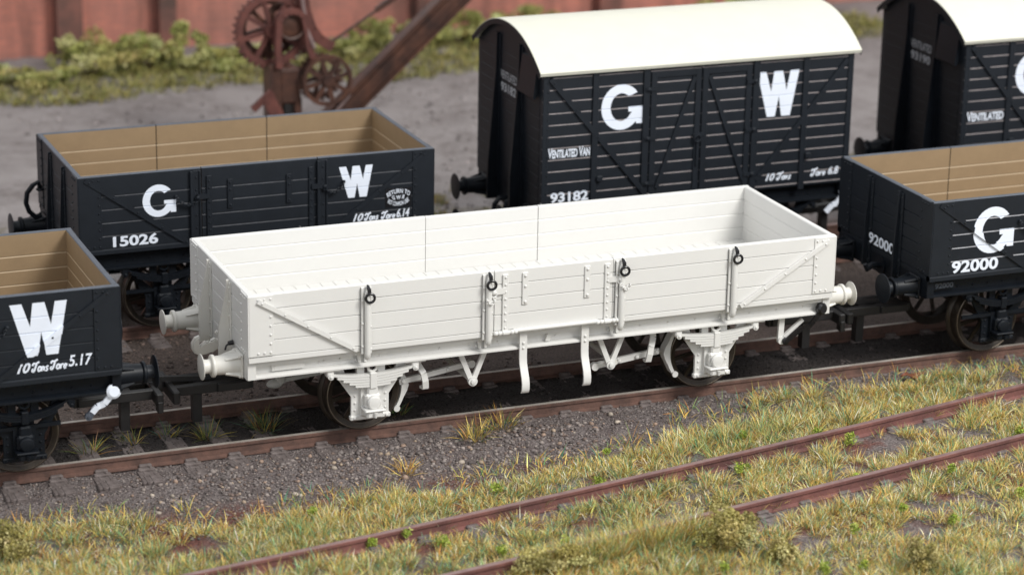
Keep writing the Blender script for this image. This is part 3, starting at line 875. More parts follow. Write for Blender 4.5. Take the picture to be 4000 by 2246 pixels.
# ---- the dark open wagons
def dark_wagon(label, x0, y0, ax=1.30, groove="groove"):
    root = thing("open_wagon", label, "railway wagon", (x0, y0, 0), 0, "dark grey five plank open wagons")
    L, W, zt, zc, zs = 2.432, 1.20, 2.272, 1.218, 0.985
    G = [2.0, 1.82, 1.642, 1.466, 1.29]
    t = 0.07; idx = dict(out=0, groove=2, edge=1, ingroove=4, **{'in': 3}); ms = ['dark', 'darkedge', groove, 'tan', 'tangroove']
    xa, xb = -0.80, 0.79
    for Mx in ROT:
        side_piece(-L, xa-0.006, -W, -W+t, zc, zt, G, Mx, "side_panel", ms, root, idx)
        side_piece(xb+0.006, L, -W, -W+t, zc, zt, G, Mx, "side_panel", ms, root, idx)
        d = side_piece(xa+0.006, xb-0.006, -W, -W+t, 1.292, zt, G, Mx, "drop_door", ms, root, idx)
        mb = MB(Mx=Mx)
        mb.extrude([(-W-0.022,1.222),(-W-0.022,1.272),(-W-0.002,1.288),(-W+t,1.288),(-W+t,1.222)], 'x', -L, L)
        for f in mb.bm.faces: pass
        mb.build("curb_rail", 'dark', root)
        mb = MB(Mx=Mx)
        pts, tags = plank_profile(L, L-t, zc, zt-0.002, G)
        fs = mb.extrude(pts, 'y', -W+t+0.001, W-t-0.001)
        for f, tg in zip(fs, tags):
            if f: f.material_index = {'out':0,'groove':0,'edge':1,'in':3,'ingroove':4}[tg]
        mb.build("end_panel", ms, root, 20)
        for sx, c in ((-1, -0.885), (1, 0.85)):
            mb = MB(Mx=Mx)
            mb.box(c-0.075, c-0.035, -W-0.05, -W+0.001, 1.20, 2.24, 0.006)
            mb.box(c-0.035, c+0.065, -W-0.025, -W+0.001, 1.20, 2.245, 0.005)
            mb.box(c+0.045, c+0.070, -W-0.045, -W+0.001, 1.20, 2.24, 0.005)
            for i in range(6): mb.rivet((c+0.01, -W-0.025, 1.30+i*0.17), (0,-1,0), 0.015)
            mb.build("side_stanchion", 'dark', root)
            x = -0.70 if sx < 0 else 0.70
            mb = MB(Mx=Mx)
            mb.box(x-0.036, x+0.036, -W-0.024, -W, 1.28, 2.16, 0.006)
            for i in range(9): mb.rivet((x, -W-0.024, 1.33+i*0.095), (0,-1,0), 0.016)
            mb.build("door_strap", 'dark', d)
            mb = MB(Mx=Mx)
            mb.bar((x-sx*0.0,-W-0.03,1.895), (x+sx*0.17,-W-0.05,1.895), 0.04, 0.065, (0,1,0))
            mb.sphere((x+sx*0.17,-W-0.07,1.89), 0.03, 8)
            chain(mb, (x+sx*0.16,-W-0.07,1.87), (x+sx*0.44,-W-0.045,1.90), 0.09, 11, 0.014)
            mb.sphere((x+sx*0.45,-W-0.03,1.92), 0.024, 8)
            mb.build("door_chain", 'dark', d)
        for x in (-0.415, 0.39):
            mb = MB(Mx=Mx); mb.box(x-0.036, x+0.036, -W-0.024, -W, 1.695, 2.09, 0.005)
            for zz in (2.045, 1.95, 1.74): mb.rivet((x, -W-0.024, zz), (0,-1,0), 0.018)
            mb.build("door_strap", 'dark', d)
        mb = MB(Mx=Mx)
        mb.bar((-1.2,-0.93,0.55), (0.0,-0.93,0.62), 0.03, 0.05, (0,1,0))
        for s in (-1, 1): mb.bar((s*0.16,-0.96,zs), (0,-0.96,0.56), 0.03, 0.05, (0,1,0))
        mb.bar((-1.8,-1.04,0.62), (1.75,-1.04,0.66), 0.03, 0.045, (0,1,0))
        mb.build("brake_gear", 'chassis', root)
    mb = MB(); mb.box(-L+t, L-t, -W+t, W-t, 1.2225, 1.245); mb.build("floor", 'tan', root)
    corner_plates(root, L, W, 1.292, zt, 'dark', True, 0.30, 0.0155)
    diagonal(root, (2.345, 2.235), (0.965, 1.255), W+0.012, 'dark', w=0.06, t=0.016)
    end_posts(root, L, 2.215, 1.0, (-0.39, 0.39), 'dark', 0.075)
    underframe(root, L, zs, zc, 'chassis')
    buffers(root, L, 1.08, ('chassis', 'dark'), headr=0.195)
    running_gear(root, ax, zs, 'chassis', True)
    wheels(root, ax)
    tension_coupling(root, L)
    for Mx in ROT:
        mb = MB(Mx=Mx)
        mb.tube([(L+0.02,0,1.10),(L+0.14,0,1.11),(L+0.22,0,1.07),(L+0.25,0,1.13)], [0.04,0.045,0.05,0.03], 8)
        mb.lathe((L,0,1.10), (1,0,0), [(0,0.12),(0.03,0.12)], 14)
        mb.build("coupling_hook", 'chassis', root)
    return root, W, G, ((-2.345,2.235),(-0.965,1.255),0.06,0.028), ((2.345,2.235),(0.965,1.255),0.06,0.028)

def script_text(s, h, w): return text_polys(s, h, w, 0.42, 0.018, 0.95)
def num_text(s, h, w): return text_polys(s, h, w, 0.0, 0.032, 1.0)

SCRIPT = {
 'T': (0.80, [[(0.0,.62),(0.02,.78),(.15,.86),(.35,.80),(.55,.84),(.75,.95),(.82,.98)], [(.5,.84),(.46,.5),(.40,.15),(.28,.0),(.12,.02),(.05,.15),(.12,.28),(.22,.25)]]),
 'o': (0.52, [[(.25+.2*math.cos(a), .24+.235*math.sin(a)) for a in [2*math.pi*k/10 for k in range(11)]]]),
 'n': (0.50, [[(.05,.47),(.05,0)], [(.05,.3),(.2,.47),(.33,.42),(.35,.06),(.46,.05)]]),
 's': (0.44, [[(.38,.40),(.25,.47),(.12,.40),(.15,.28),(.3,.2),(.33,.08),(.2,0),(.05,.06)]]),
 'a': (0.58, [[(.25+.2*math.cos(a), .24+.235*math.sin(a)) for a in [2*math.pi*k/10 for k in range(11)]], [(.45,.47),(.45,.05),(.55,.05)]]),
 'r': (0.42, [[(.05,.47),(.05,0)], [(.05,.3),(.2,.46),(.36,.44)]]),
 'e': (0.48, [[(.08,.22),(.42,.26),(.38,.42),(.22,.47),(.08,.35),(.06,.15),(.18,.0),(.42,.08)]])}
def script_word(word, x, z, h, w, yface, root):
    tot = sum(SCRIPT[c][0] for c in word); k = w/(tot+0.3)
    mb = MB(Mx=Matrix.Translation((0, yface-0.004, 0)) @ Matrix.Diagonal((1, 0.25, 1, 1))); cx = 0.0
    for c in word:
        adv, strokes = SCRIPT[c]
        for st in strokes: mb.tube([(x+(cx+px+0.32*pz)*k, 0, z+pz*h) for px, pz in st], 0.0105 if c != 'T' else 0.0115, 6)
        cx += adv
    mb.build("load_lettering", 'letter', root)

def arc_text(s, h, w, curve, flip=False):
    vs, fs = text_polys(s, h, w, 0, 0.02, 1.05)
    vs = vs.copy(); u = (vs[:, 0]-w/2)/(w/2)
    vs[:, 1] += (-curve if not flip else curve)*u**2
    vs[:, 0] -= (w/2)
    vs[:, 0] += (vs[:, 1])*u*(0.35 if not flip else -0.35)
    return vs, fs

# wagon 15026, standing on the far track
wg, W, G, dl, dr = dark_wagon("dark grey open wagon lettered G W with number 15026, tan inside, behind the white wagon", -2.287, BACK)
lettering(letter_G(0.445, 0.435), -1.59, 1.66, -W, G, wg, straps=(dl,))
lettering(letter_W(0.475, 0.435), 1.09, 1.68, -W, G, wg)
lettering(num_text("15026", 0.145, 0.60), -1.995, 1.305, -W, G, wg, name="number", straps=(dl,))
lettering(text_polys("10", 0.11, 0.15, 0.35, 0.03), 1.285, 1.34, -W, G, wg, name="load_lettering")
script_word("Tons", 1.44, 1.345, 0.105, 0.225, -W, wg)
script_word("Tare", 1.68, 1.345, 0.105, 0.225, -W, wg)
lettering(text_polys("6.14", 0.12, 0.185, 0.25, 0.03), 1.905, 1.345, -W, G, wg, name="load_lettering")
mb = MB(); mb.box(1.745, 2.115, -W-0.004, -W-0.0005, 1.495, 1.755); pl = mb.build("return_plate", 'blackring', wg)
for (v, f), zz in ((arc_text("RETURN TO", 0.062, 0.34, 0.055), 1.685), (arc_text("G W R", 0.058, 0.16, 0.0), 1.598), (arc_text("NOT COMMON USER", 0.060, 0.35, 0.055, True), 1.508)):
    lettering((v, f), 1.93, zz, -W-0.004, [], wg, name="plate_lettering")
mb = MB()
hy = 0.80
mb.tube([(-2.50,hy,1.20),(-2.58,hy-0.02,1.22),(-2.66,hy,1.30),(-2.70,hy,1.42),(-2.68,hy,1.56),(-2.60,hy,1.66),(-2.53,hy,1.70),(-2.50,hy+0.01,1.62)], 0.035, 10)
mb.torus((-2.50,hy,1.60), (0,0,1), 0.04, 0.02, 12, 6)
mb.build("brake_hose", 'chassis', wg)

# the wagon cut off by the left edge
wg, W, G, dl, dr = dark_wagon("dark grey open wagon with big W and white brake lever, at left edge", -7.735, 0.0, 1.33, "faintgroove")
lettering(letter_W(0.645, 0.62), 1.19, 1.545, -W, G, wg, straps=(dr,))
lettering(text_polys("10", 0.12, 0.155, 0.35, 0.03), 1.245, 1.355, -W, G, wg, name="load_lettering", straps=(dr,))
script_word("Tons", 1.405, 1.36, 0.115, 0.215, -W, wg)
script_word("Tare", 1.615, 1.365, 0.115, 0.215, -W, wg)
lettering(text_polys("5.17", 0.135, 0.275, 0.2, 0.02, 1.0), 1.83, 1.375, -W, G, wg, name="load_lettering")
mb = MB()
mb.lathe((2.345,-1.13,1.0), (0.1,-1,0.1), [(-0.03,0.05),(0,0.085),(0.03,0.088),(0.05,0.06)], 20)
pts = [(2.33,-1.14,0.97),(2.24,-1.13,0.86),(2.20,-1.12,0.84),(2.16,-1.12,0.83),(2.10,-1.11,0.76)]
for a, b in zip(pts, pts[1:]): mb.bar(a, b, 0.03, 0.07, (0,1,0))
lv = mb.build("brake_lever", 'letter', wg)
mb = MB(); mb.bar((2.12,-1.10,0.785), (2.06,-1.10,0.71), 0.035, 0.075, (0,1,0)); mb.lathe((2.06,-1.10,0.715), (0,-1,0), [(-0.02,0.045),(0.025,0.045),(0.026,0.02),(0.04,0.015)], 14)
mb.build("lever_pivot", 'darkedge', wg)

# the wagon cut off by the right edge
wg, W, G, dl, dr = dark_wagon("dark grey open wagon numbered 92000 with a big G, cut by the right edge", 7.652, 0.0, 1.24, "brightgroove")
lettering(letter_G(0.61, 0.62), -1.825, 1.52, -W, G, wg, straps=(dl,))
lettering(num_text("92000", 0.165, 0.69), -2.11, 1.298, -W, G, wg, name="number", straps=(dl,))
Mend = Matrix.Translation((-2.432+0.0, 0, 0)) @ Matrix.Rotation(-math.pi/2, 4, 'Z')
lettering(num_text("92000", 0.15, 0.66), -0.33, 1.32, -0.022, [], wg, name="number", Mx=Mend)
mb = MB(); mb.box(-2.30, -1.98, -1.10, -1.078, 1.06, 1.17, 0.005); mb.build("number_plate", 'chassis', wg)
lettering(num_text("92000", 0.07, 0.27), -2.275, 1.08, -1.10, [], wg, mat='darkedge', name="plate_lettering")

# ---- the covered vans on the far track
def van(label, x0, vent, lever):
    root = thing("covered_van", label, "railway van", (x0, BACK, 0), 0, "black ventilated vans on the far track")
    L, W, zt, zc, zs = 2.40, 1.20, 3.20, 1.25, 1.0
    G = [3.105-0.1645*i for i in range(12)]
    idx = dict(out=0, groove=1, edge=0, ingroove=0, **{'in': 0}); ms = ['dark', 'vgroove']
    t = 0.07
    for Mx in ROT:
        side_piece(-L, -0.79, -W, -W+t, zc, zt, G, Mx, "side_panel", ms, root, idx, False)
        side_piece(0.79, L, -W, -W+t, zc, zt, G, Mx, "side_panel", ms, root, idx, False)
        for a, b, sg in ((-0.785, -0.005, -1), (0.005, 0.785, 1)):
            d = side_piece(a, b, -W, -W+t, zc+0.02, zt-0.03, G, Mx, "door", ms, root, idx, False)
            mb = MB(Mx=Mx)
            for x in (a+0.05, b-0.05): mb.box(x-0.045, x+0.045, -W-0.022, -W, zc+0.04, 3.09, 0.006)
            mb.box(a+0.09, b-0.09, -W-0.02, -W, 3.0, 3.09, 0.005)
            top = (-0.115 if sg < 0 else 0.115); bot = (-0.66 if sg < 0 else 0.70)
            mb.bar((top,-W-0.014,2.98), (bot,-W-0.014,1.42), 0.028, 0.06, (0,1,0))
            mb.build("door_frame", 'dark', d)
            for zz in (1.5, 2.15, 2.85):
                mb = MB(Mx=Mx)
                xh = a+0.05 if sg < 0 else b-0.05
                mb.bar((xh-sg*0.04,-W-0.03,zz), (xh+sg*0.14,-W-0.03,zz), 0.03, 0.05, (0,1,0)); mb.sphere((xh+sg*0.09,-W-0.04,zz), 0.035, 8)
                mb.build("door_hinge", 'dark', d)
            if sg < 0:
                mb = MB(Mx=Mx)
                mb.bar((-0.12,-W-0.04,2.13), (0.05,-W-0.04,2.16), 0.03, 0.05, (0,1,0)); mb.torus((-0.06,-W-0.06,2.10), (0,1,0), 0.05, 0.014, 14, 6)
                mb.bar((-0.05,-W-0.035,2.1), (-0.05,-W-0.035,1.7), 0.025, 0.035, (0,1,0))
                mb.build("door_handle", 'dark', d)
        for x, w in ((-1.62, 0.045), (1.635, 0.045), (-0.85, 0.05), (0.85, 0.05)):
            mb = MB(Mx=Mx); mb.box(x-w, x+w, -W-0.03, -W, zc-0.05, 3.17, 0.006)
            if abs(x) > 1:
                zz = 1.60 if x < 0 else 1.66
                mb.box(x+0.03, x+0.12, -W-0.07, -W, zz, zz+0.08, 0.01)
            mb.build("side_post", 'dark', root)
        for sx in (-1, 1):
            mb = MB(Mx=Mx)
            a, b = sorted((sx*L, sx*(L-0.09))); mb.box(a, b, -W-0.015, -W, zc, 3.17, 0.004)
            for i in range(14): mb.rivet((sx*(L-0.07), -W-0.015, 1.35+i*0.13), (0,-1,0), 0.014)
            mb.build("corner_angle", 'dark', root)
        diagonal(root, (-2.30, 3.10), (-0.84, 1.37), W, 'dark', [Mx], 0.07, 0.034, False)
        diagonal(root, (2.29, 3.06), (0.90, 1.40), W, 'dark', [Mx], 0.07, 0.034, False)
        # arched end
        mb = MB(Mx=Mx)
        arch = [(-W+t+0.002, zc)]
        for i in range(17):
            y = (-1.13) + 2.26*i/16; arch.append((y, 3.17 + 0.45*(1-(y/1.25)**2)))
        arch.append((W-t-0.002, zc))
        mb.extrude(arch, 'x', L-0.07, L)
        for g in G: mb.box(L-0.002, L+0.004, -1.1, 1.1, g-0.075, g+0.075, 0.003)
        mb.build("end_wall", 'chassis', root)
        for s in (-1, 1):
            mb = MB(Mx=Mx)
            yb = s*0.42
            mb.extrude([(L,3.42),(L+0.05,3.42),(L+0.06,2.9),(L+0.16,1.55),(L+0.16,1.0),(L,1.0)], 'y', yb-0.03, yb+0.03)
            mb.box(L, L+0.02, yb-0.09, yb+0.09, 1.0, 3.40, 0.004)
            mb.build("end_stanchion", 'chassis', root)
            if s > 0:
                mb = MB(Mx=Mx)
                mb.extrude([(L,3.34),(L+0.03,3.32),(L+0.09,2.80),(L+0.07,2.78),(L,2.86)], 'y', 0.50, 1.06)
                mb.build("bonnet_vent", 'chassis', root)
    # curved roof
    mb = MB(); ou = []; n = 24
    for i in range(n+1):
        y = -1.285 + 2.57*i/n; ou.append((y, 3.195 + 0.475*(1-(abs(y)/1.285)**2.15)))
    inn = [(y*0.985, z-0.045) for y, z in ou]
    mb.extrude(ou+inn[::-1], 'x', -2.475, 2.475)
    mb.build("roof", 'roof', root, 50)
    for sx in (-1, 1):
        mb = MB()
        mb.extrude([(y*1.0, z-0.012) for y, z in ou]+[(y*0.97, z-0.085) for y, z in reversed(ou)], 'x', sx*2.4765, sx*2.482)
        mb.build("roof_edge", 'chassis', root)
    mb = MB(); mb.box(-L+0.07, L-0.07, -W+t, W-t, 1.2, 1.25); mb.build("floor", 'chassis', root)
    underframe(root, L, zs, zc, 'chassis'); buffers(root, L, 1.085, ('chassis', 'chassis'), headr=0.19)
    running_gear(root, 1.37, zs, 'chassis', True); wheels(root, 1.37); tension_coupling(root, L)
    mb = MB(); mb.tube([(-2.41,-0.05,1.12),(-2.55,-0.05,1.13),(-2.62,-0.05,1.05),(-2.64,-0.05,0.85),(-2.58,-0.05,0.75)], 0.04, 8); mb.build("coupling_hook", 'chassis', root)
    mb = MB(); mb.tube([(-2.42,-0.25,1.15),(-2.52,-0.25,1.12),(-2.55,-0.25,0.95),(-2.52,-0.25,0.72)], 0.045, 8); mb.build("brake_hose", 'chassis', root)
    lettering(letter_G(0.635, 0.645), -1.525, 2.30, -W, G, root)
    lettering(letter_W(0.665, 0.655), 0.865, 2.305, -W, G, root)
    ang = text_polys(vent[0].title(), 0.145, 0.63, 0, 0.022, 0.95, True)
    lettering(ang, -2.31, 1.972, -W, G, root, name="van_lettering")
    if vent[1]: lettering(num_text(vent[1], 0.145, 0.57), -2.26, 1.335, -W, G, root, name="number")
    lettering(text_polys("10", 0.11, 0.15, 0.35, 0.03), 1.07, 1.36, -W, G, root, name="load_lettering")
    script_word("Tons", 1.24, 1.365, 0.11, 0.26, -W, root)
    script_word("Tare", 1.79, 1.375, 0.11, 0.27, -W, root)
    lettering(text_polys("6.8", 0.115, 0.17, 0.25, 0.03), 2.08, 1.375, -W, G, root, name="load_lettering")
    Me = Matrix.Translation((-2.40, 0, 0)) @ Matrix.Rotation(-math.pi/2, 4, 'Z')
    lettering(text_polys("VENTILATED", 0.12, 0.60, 0, 0.012), -0.33, 2.79, -0.006, [], root, name="van_lettering", Mx=Me, mat='endletter')
    lettering(num_text(vent[1] or "93190", 0.13, 0.56), -0.31, 2.61, -0.006, [], root, name="number", Mx=Me, mat='endletter')
    if lever:
        mb = MB()
        mb.lathe((2.37,-1.17,1.08), (0.2,-1,0.1), [(-0.03,0.05),(0,0.085),(0.04,0.085),(0.05,0.05)], 16)
        pts = [(2.36,-1.18,1.06),(2.27,-1.17,0.92),(2.20,-1.17,0.90),(2.10,-1.16,0.80)]
        for a, b in zip(pts, pts[1:]): mb.bar(a, b, 0.03, 0.075, (0,1,0))
        mb.build("brake_lever", 'letter', root)
    return root
M['endletter'] = paint("grey_white_lettering", (0.30, 0.31, 0.33), 0.6, scale=8)  # lettering on the van ends, greyer than on the sides
van("black planked covered van numbered 93182 with cream curved roof, nearest the middle", 4.13, ("VENTILATED VAN", "93182"), True)
van("black planked covered van with cream roof cut by the top right corner", 10.778, ("VENTILATED", None), False)

# ------------------------------------------------------------------ yard crane
def gear(mb, c, r, n_sp, teeth, w, rim, hub, spw):
    c = Vector(c)
    mb.lathe(c, (0,-1,0), [(-w/2,r-rim),(-w/2,r),(w/2,r),(w/2,r-rim),(-w/2,r-rim)], 40, False)
    mb.lathe(c, (0,-1,0), [(-w*0.8,hub),(w*0.8,hub*0.9)], 16)
    for k in range(n_sp):
        a = 2*math.pi*k/n_sp+0.25; d = Vector((math.cos(a),0,math.sin(a)))
        mb.bar(c+d*hub*0.7, c+d*(r-rim*0.6), w*0.5, spw, (0,1,0))
    for k in range(teeth):
        a = 2*math.pi*k/teeth; d = Vector((math.cos(a),0,math.sin(a)))
        mb.bar(c+d*(r-0.01), c+d*(r+0.05), w*0.9, 0.045, (0,1,0))
def crane():
    CY = 12.0
    root = thing("yard_crane", "rusty red brown hand crane with toothed gear wheel and sloping jib in the yard", "crane", (0, CY, -0.2))
    Mx = Matrix.Translation((0, 0, 0.2))
    mb = MB(Mx=Mx); gear(mb, (0.56,0.12,2.03), 0.60, 8, 34, 0.13, 0.10, 0.13, 0.075); mb.build("gear_wheel", 'rust', root)
    mb = MB(Mx=Mx); gear(mb, (1.39,-0.30,1.215), 0.43, 8, 0, 0.09, 0.06, 0.10, 0.075); mb.build("hand_wheel", 'rustdark', root)
    mb = MB(Mx=Mx); gear(mb, (1.37,0.05,1.20), 0.36, 6, 26, 0.08, 0.08, 0.09, 0.07); mb.build("gear_wheel", 'rustdark', root)
    mb = MB(Mx=Mx); gear(mb, (0.62,0.46,2.0), 0.50, 6, 28, 0.10, 0.10, 0.12, 0.08); mb.build("gear_wheel", 'rustdark', root)
    mb = MB(Mx=Mx); mb.lathe((0.84,-0.1,2.15), (0,1,0), [(0,0.06),(0.02,0.20),(0.06,0.22),(0.28,0.22),(0.32,0.20),(0.33,0.05)], 20)
    mb.torus((0.84,-0.12,2.15), (0,1,0), 0.235, 0.03, 24, 6); mb.build("winding_drum", 'rustdark', root)
    # arched standard over the drum, and the swept arm that carries the tie rod
    def band(path, w, y0, y1, name, mat):
        mb = MB(Mx=Mx)
        for p, q in zip(path, path[1:]): mb.bar((p[0], (y0+y1)/2, p[1]), (q[0], (y0+y1)/2, q[1]), y1-y0, w, (0,1,0))
        for p in path[1:-1]: mb.cyl((p[0], y0+0.002, p[1]), (p[0], y1-0.002, p[1]), w/2, n=10)
        mb.build(name, mat, root)
    arch = [(0.60,1.45),(0.58,1.80),(0.60,2.10)] + [(0.83-0.24*math.cos(R(a)), 2.14+0.25*math.sin(R(a))) for a in range(20, 170, 25)] + [(1.08,2.05),(1.10,1.80),(1.20,1.55)]
    band(arch, 0.10, -0.22, -0.10, "arched_standard", 'rust')
    band(arch, 0.10, 0.30, 0.40, "arched_standard", 'rustdark')
    arm = [(1.06,3.05),(1.07,2.60),(1.12,2.30),(1.22,2.02),(1.36,1.84),(1.58,1.70)]
    band(arm, 0.17, -0.05, 0.22, "swept_arm", 'rust')
    mb = MB(Mx=Mx); mb.tube([(0.98,-0.16,2.95),(1.02,-0.16,2.5),(1.06,-0.18,2.2),(1.12,-0.20,1.95),(1.20,-0.22,1.75)], 0.032, 8); mb.build("worn_rod", 'silver', root)
    mb = MB(Mx=Mx)
    mb.box(0.46, 0.68, -0.12, 0.30, -0.2, 1.50, 0.03); mb.box(0.90, 1.02, -0.10, 0.30, -0.2, 0.9, 0.02)
    mb.box(0.62, 1.00, -0.12, 0.30, 0.80, 1.42, 0.05)
    mb.lathe((0.78,0.1,-0.2), (0,0,1), [(0,0.7),(0.12,0.7),(0.2,0.5),(0.35,0.45)], 24)
    mb.build("post", 'rustdark', root)
    mb = MB(Mx=Mx); mb.box(0.715, 0.83, -0.08, 0.3, -0.2, 0.85); mb.build("spindle", 'blackiron', root)
    mb = MB(Mx=Mx); mb.bar((0.16,-0.1,0.76), (0.50,-0.1,1.05), 0.10, 0.10, (0,1,0)); mb.bar((0.42,-0.1,0.95), (0.62,-0.1,0.55), 0.12, 0.22, (0,1,0)); mb.build("brake_handle", 'rust', root)
    # jib: channel beam
    mb = MB(Mx=Mx)
    a = Vector((1.55,0.08,0.38)); b = Vector((9.2,0.08,7.30)); dd = (b-a).normalized(); o = Vector((-dd.z,0,dd.x))
    mb.bar(a, b, 0.06, 0.36, (0,1,0))
    for s in (-1, 1): mb.bar(a+o*s*0.18, b+o*s*0.18, 0.26, 0.05, (0,1,0))
    mb.bar(a+o*0.02+Vector((0,-0.05,0)), b+o*0.02+Vector((0,-0.05,0)), 0.05, 0.10, (0,1,0))
    mb.build("jib", 'rustdark', root)
    mb = MB(Mx=Mx); mb.bar((1.50,-0.02,0.50), (1.86,-0.02,0.90), 0.06, 0.10, (0,1,0)); mb.build("jib_bracket", 'silver', root)
    mb = MB(Mx=Mx); mb.tube([(1.55,0.05,1.76),(2.62,0.05,2.41),(5.5,0.06,4.6),(9.1,0.08,7.4)], 0.028, 6)
    mb.bar((2.36,0.05,2.26), (2.72,0.05,2.48), 0.06, 0.09, (0,1,0)); mb.build("tie_rod", 'rustdark', root)
    mb = MB(Mx=Mx); gear(mb, (9.3,0.08,7.35), 0.3, 6, 0, 0.1, 0.06, 0.07, 0.05); mb.build("jib_pulley", 'rust', root)
    mb = MB(Mx=Mx); hx = 9.58; 
    mb.cyl((hx,0.08,7.3), (hx,0.08,2.2), 0.03, n=8)
    mb.box(hx-0.10, hx+0.10, 0.0, 0.16, 1.95, 2.3, 0.02)
    mb.tube([(hx,0.08,1.98),(hx+0.02,0.08,1.80),(hx+0.10,0.08,1.68),(hx+0.02,0.08,1.56),(hx-0.10,0.08,1.60),(hx-0.13,0.08,1.72)], [0.05,0.06,0.07,0.07,0.06,0.03], 8)
    mb.build("lifting_hook", 'rustdark', root)
crane()

# ------------------------------------------------------------------ brick wall of the yard
def brick_wall():
    mt, nt, b = new_mat("old_red_brick")
    co = objcoord(nt)
    mp = N(nt, "ShaderNodeMapping"); nt.links.new(co, mp.inputs[0]); mp.inputs["Rotation"].default_value = (R(90), 0, 0)
    br = N(nt, "ShaderNodeTexBrick", Scale=1.0); nt.links.new(mp.outputs[0], br.inputs["Vector"])
    br.inputs["Brick Width"].default_value = 0.23; br.inputs["Row Height"].default_value = 0.085; br.inputs["Mortar Size"].default_value = 0.006
    br.inputs["Color1"].default_value = (0.62, 0.225, 0.160, 1); br.inputs["Color2"].default_value = (0.50, 0.190, 0.145, 1); br.inputs["Mortar"].default_value = (0.38, 0.21, 0.17, 1)
    f = noise_tex(nt, 0.55, 5, 0.6, co)
    st = N(nt, "ShaderNodeMapping"); nt.links.new(co, st.inputs[0]); st.inputs["Scale"].default_value = (1.6, 1.0, 0.22)
    f2 = noise_tex(nt, 0.9, 6, 0.65, st.outputs[0])
    c = mixcol(nt, ramp(nt, f, [(0.42, (0,0,0)), (0.66, (0.75,0.75,0.75))]), br.outputs["Color"], (0.27, 0.145, 0.12))
    c = mixcol(nt, ramp(nt, f2, [(0.44, (0,0,0)), (0.66, (0.6,0.6,0.6))]), c, (0.115, 0.062, 0.050))
    nt.links.new(c, b.inputs["Base Color"]); b.inputs["Roughness"].default_value = 0.85
    bp = N(nt, "ShaderNodeBump", Strength=0.4, Distance=0.02); nt.links.new(br.outputs["Fac"], bp.inputs["Height"]); bp.invert = True
    nt.links.new(bp.outputs[0], b.inputs["Normal"])
    soot = paint("sooty_brick", (0.075, 0.048, 0.040), 0.85, scale=1.2, c2=(0.25, 0.10, 0.076))
    root = thing("brick_wall", "long old red brick wall with dark buttresses at the back of the yard", "wall", (0, 20.9, -0.25))
    root["kind"] = "thing"
    mb = MB(); mb.box(-30, 45, 0, 0.6, 0, 5.0); mb.build("wall_face", mt, root)
    mb = MB(); mb.box(-30, 45, -0.12, 0.72, 5.0, 5.25, 0.03); mb.build("coping", soot, root)
    for x, w in ((-3.0, 0.62), (-0.92, 0.5), (1.02, 0.34), (6.5, 0.6), (10.5, 0.5), (14.5, 0.5)):
        mb = MB()
        mb.extrude([(-0.42,0),(-0.42,3.9),(-0.02,4.6),(0.0,4.6),(0.0,0)], 'x', x-w/2, x+w/2)
        mb.build("buttress", soot, root)
brick_wall()

# ------------------------------------------------------------------ vegetation
def shade(cols, n):
    c = np.array(cols, float)[rng.integers(0, len(cols), n)]
    return np.clip(c*rng.uniform(0.72, 1.42, (n, 1)) * rng.uniform(0.93, 1.07, (n, 3)), 0, 1)
STRAW = [(0.60,0.42,0.10),(0.66,0.50,0.16),(0.52,0.30,0.06),(0.44,0.21,0.045),(0.74,0.64,0.34),(0.38,0.34,0.07),(0.20,0.30,0.09),(0.08,0.27,0.15),(0.62,0.48,0.13),(0.80,0.75,0.55),(0.24,0.36,0.16),(0.30,0.12,0.03),(0.12,0.33,0.20),(0.56,0.46,0.15),(0.46,0.29,0.08),(0.26,0.31,0.11),(0.64,0.50,0.18)]
GREEN = [(0.13,0.17,0.04),(0.07,0.15,0.06),(0.28,0.24,0.06),(0.36,0.26,0.06),(0.05,0.13,0.08),(0.22,0.11,0.035)]

def blades(roots, dirs, length, width, cols):
    """tapered bent fibres: 5 verts, three triangles each"""
    n = len(roots)
    side = np.cross(dirs, np.array([0,0,1.0])) + rng.normal(0, 0.35, (n,3))
    side /= np.linalg.norm(side, axis=1, keepdims=True)+1e-9
    w = width[:, None]*side*0.5
    out = dirs.copy(); out[:, 2] = 0
    mid = roots + dirs*length[:, None]*0.55
    tip = roots + dirs*length[:, None] + out*length[:, None]*0.16 - np.array([0,0,1.0])*length[:, None]*0.06
    V = np.stack([roots-w, roots+w, mid-w*0.8, mid+w*0.8, tip], 1).reshape(-1, 3)
    b = (np.arange(n)*5)[:, None]
    F = np.concatenate([b+0, b+1, b+3, b+0, b+3, b+2, b+2, b+3, b+4], 1).ravel()
    C = np.repeat(cols, 5, 0)
    return V, F, C

def tuft_arrays(cx, cy, cz, nb, rad, lmin, lmax, spread, palette, wid=(0.006, 0.011), upright=0.75):
    n = nb
    a = rng.uniform(0, 2*np.pi, n); r = rad*np.sqrt(rng.uniform(0, 1, n))
    roots = np.stack([cx+r*np.cos(a), cy+r*np.sin(a), np.full(n, cz-0.01)], 1)
    tilt = spread*(0.25+0.75*r/max(rad, 1e-6))*rng.uniform(0.4, 1.3, n)
    a2 = a + rng.normal(0, 0.75, n)
    d = np.stack([np.sin(tilt)*np.cos(a2), np.sin(tilt)*np.sin(a2), np.cos(tilt)], 1)
    w = rng.uniform(wid[0], wid[1], n); c = shade(palette, n)
    bright = rng.uniform(0, 1, n) < 0.10                       # broad pale fibres that stand out
    w = np.where(bright, w*1.4, w); c = np.where(bright[:, None], np.clip(c*1.35, 0, 0.88), c)
    return roots, d, rng.uniform(lmin, lmax, n), w, c

